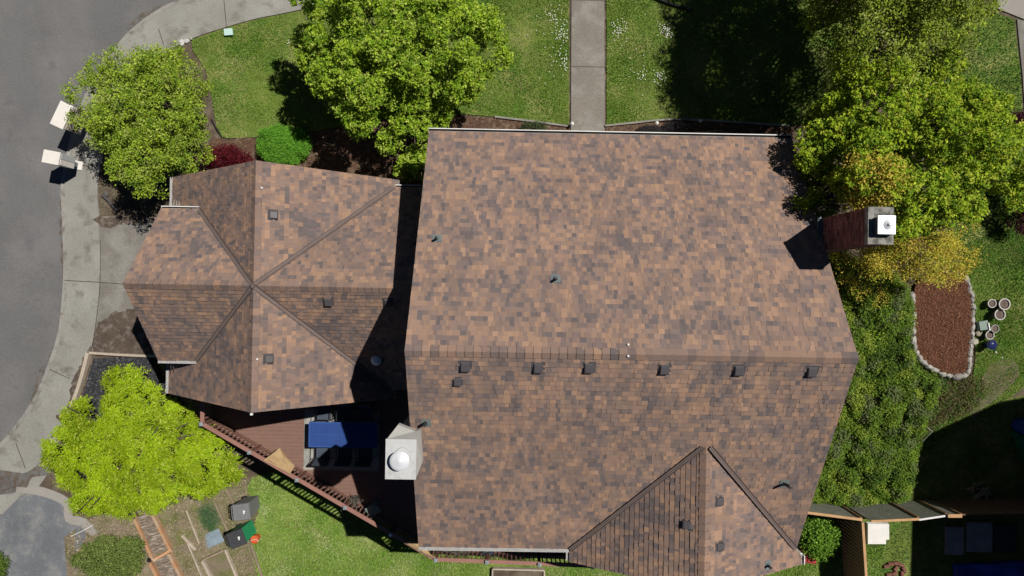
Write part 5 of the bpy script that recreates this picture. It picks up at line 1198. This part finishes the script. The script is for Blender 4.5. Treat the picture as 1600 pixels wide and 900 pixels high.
for i in range(9):
    mb = MB(); x, y, a, l_ = r0.uniform(-.5, .5), r0.uniform(-.25, .25), r0.uniform(0, 3), r0.uniform(.3, .9); mb.tube([(x - l_ / 2 * math.cos(a), y - l_ / 2 * math.sin(a), .06 + .02 * i), (x + l_ / 2 * math.cos(a), y + l_ / 2 * math.sin(a), .08 + .03 * i)], r0.uniform(.02, .06), 7); mb.build('branch', M_OLDWOOD if i % 2 else M_PALEWOOD, t)
# bare white hoop in the weeds
pts = [Vector(GT(1441, 678)) + Vector((.0, 0, 0)), Vector(GT(1449, 668, .4)), Vector(GT(1457, 674, .2)), Vector(GT(1440, 692, .02))]
mb = MB(); mb.tube(pts, .008, 6); tag(mb.build('wire_hoop', M_LAMPW), 'thin white wire hoop at the edge of the ivy and the shade', 'wire')
# low planter box on the back lawn below the deck, potted twigs on the deck
g = GT(790, 897); t = thing('planter_box', 'weathered timber planter frame on the back lawn below the deck railing', 'planter', g)
a, b, c_, d_ = [Vector(GT(*p)) for p in ((770, 886), (850, 888), (852, 940), (768, 940))]
for p, q in ((a, b), (a, d_), (b, c_)):
    mb = MB(); mb.bar(p + Vector((0, 0, .12)), q + Vector((0, 0, .12)), .06, .24); mb.build('board', M_PALEWOOD, t, g)
mb = MB(); mb.poly([v + Vector((0, 0, .16)) for v in (d_, c_, b, a)]); mb.build('soil', M_SOIL, t, g)
def twig_pot(label, px, py, cols, seed, r=.17, n=26, potm=None):
    g = G(px, py, DZ + .35); t = thing('potted_plant', label, 'plant', (g[0], g[1], DZ), 0, 'potted plants along the deck railing')
    mb = MB(); mb.lathe([(r * .7, 0), (r, .28), (r * .85, .28), (r * .8, .24)], 0, 0, 14); mb.build('pot', potm or M_POT, t)
    mb = MB(); r1 = random.Random(seed)
    for i in range(n):
        a = r1.uniform(0, 6.28); l_ = r1.uniform(.2, .42); x, y = math.cos(a), math.sin(a)
        mb.tube([(0, 0, .25), (x * l_ * .6, y * l_ * .6, .25 + l_ * .6), (x * l_, y * l_, .35 + l_ * r1.uniform(.3, .9))], [.008, .007, .004], 5, c=cols[i % len(cols)])
    mb.build('stems', mat('dry_stem', (1, 1, 1), .9, tone=True), t)
    rg2 = np.random.default_rng(seed); P = rg2.normal(0, .16, (40, 3)) * [1, 1, .5] + [0, 0, .5]; leaves('leaves', P, .03, 4, .05, cols, t, seed=seed)
TWC = [(.16, .13, .11), (.22, .19, .17), (.10, .11, .07)]
twig_pot('potted plant with bare grey stems by the railing next to the sage table', 553, 783, TWC, 1)
twig_pot('dark leafy potted plant at the railing corner by the tan canvas', 671, 861, [(.05, .08, .03), (.08, .12, .05), (.1, .1, .08)], 2)
twig_pot('bushy dry potted plant between the gutter and the slatted railing', 722, 862, TWC, 3, n=40)
twig_pot('dry potted plant left of the bushy one behind the slatted railing', 703, 862, TWC, 5, n=30)
twig_pot('plant in a bright blue pot at the edge of the shade by the gutter', 762, 862, [(.06, .07, .08), (.1, .12, .14)], 4, potm=M_BLUEL)
# ------------------------------------------------------------------ neighbour's house (mostly outside the frame; throws the shade at lower right)
nb = thing('neighbour_house', 'dark walled neighbouring house beyond the right edge that shades the lower right yard', 'house', (22.6, -2.3, 0), rad(-1))
NB = MB(); ez = 8.4
W_, Lh = 11.0, 14.0
vs = [(0, 0, ez), (W_, 2.2, ez), (W_, -Lh, ez), (0, -Lh, ez), (W_ / 2, -4, ez + 2.6), (W_ / 2, -Lh + 5, ez + 2.6), (2.4, 1.4, ez), (6, 2.2, ez)]
NB.faces(vs, [(0, 4, 1), (1, 4, 5, 2), (2, 5, 3), (3, 5, 4, 0), (3, 2, 1, 0)][0:0]); NB.faces(vs, [(0, 6, 4), (6, 7, 4), (7, 1, 4), (2, 5, 4, 1), (3, 5, 2), (0, 4, 5, 3), (0, 3, 2, 1, 7, 6)], 0, (.2, .15, .12)); NB.build('roof', M_SHINGLE, nb)
NB = MB(); NB.box(W_ / 2 + .4, -Lh / 2, (ez - 3) / 2 - .02, W_ - 1.8, Lh - 1.4, ez + 3 - .05); NB.build('wall', mat('dark_siding', (.09, .075, .06)), nb)
for y in (-3, -7, -11):
    NB = MB(); NB.box(1.28, y, 1.2, .06, 1.3, 1.3); wn = NB.build('window', M_GLASS, nb); NB = MB(); NB.box(1.26, y, 1.9, .08, 1.5, .1); NB.box(1.26, y, .5, .08, 1.5, .1); NB.build('frame', M_WHITE, wn)
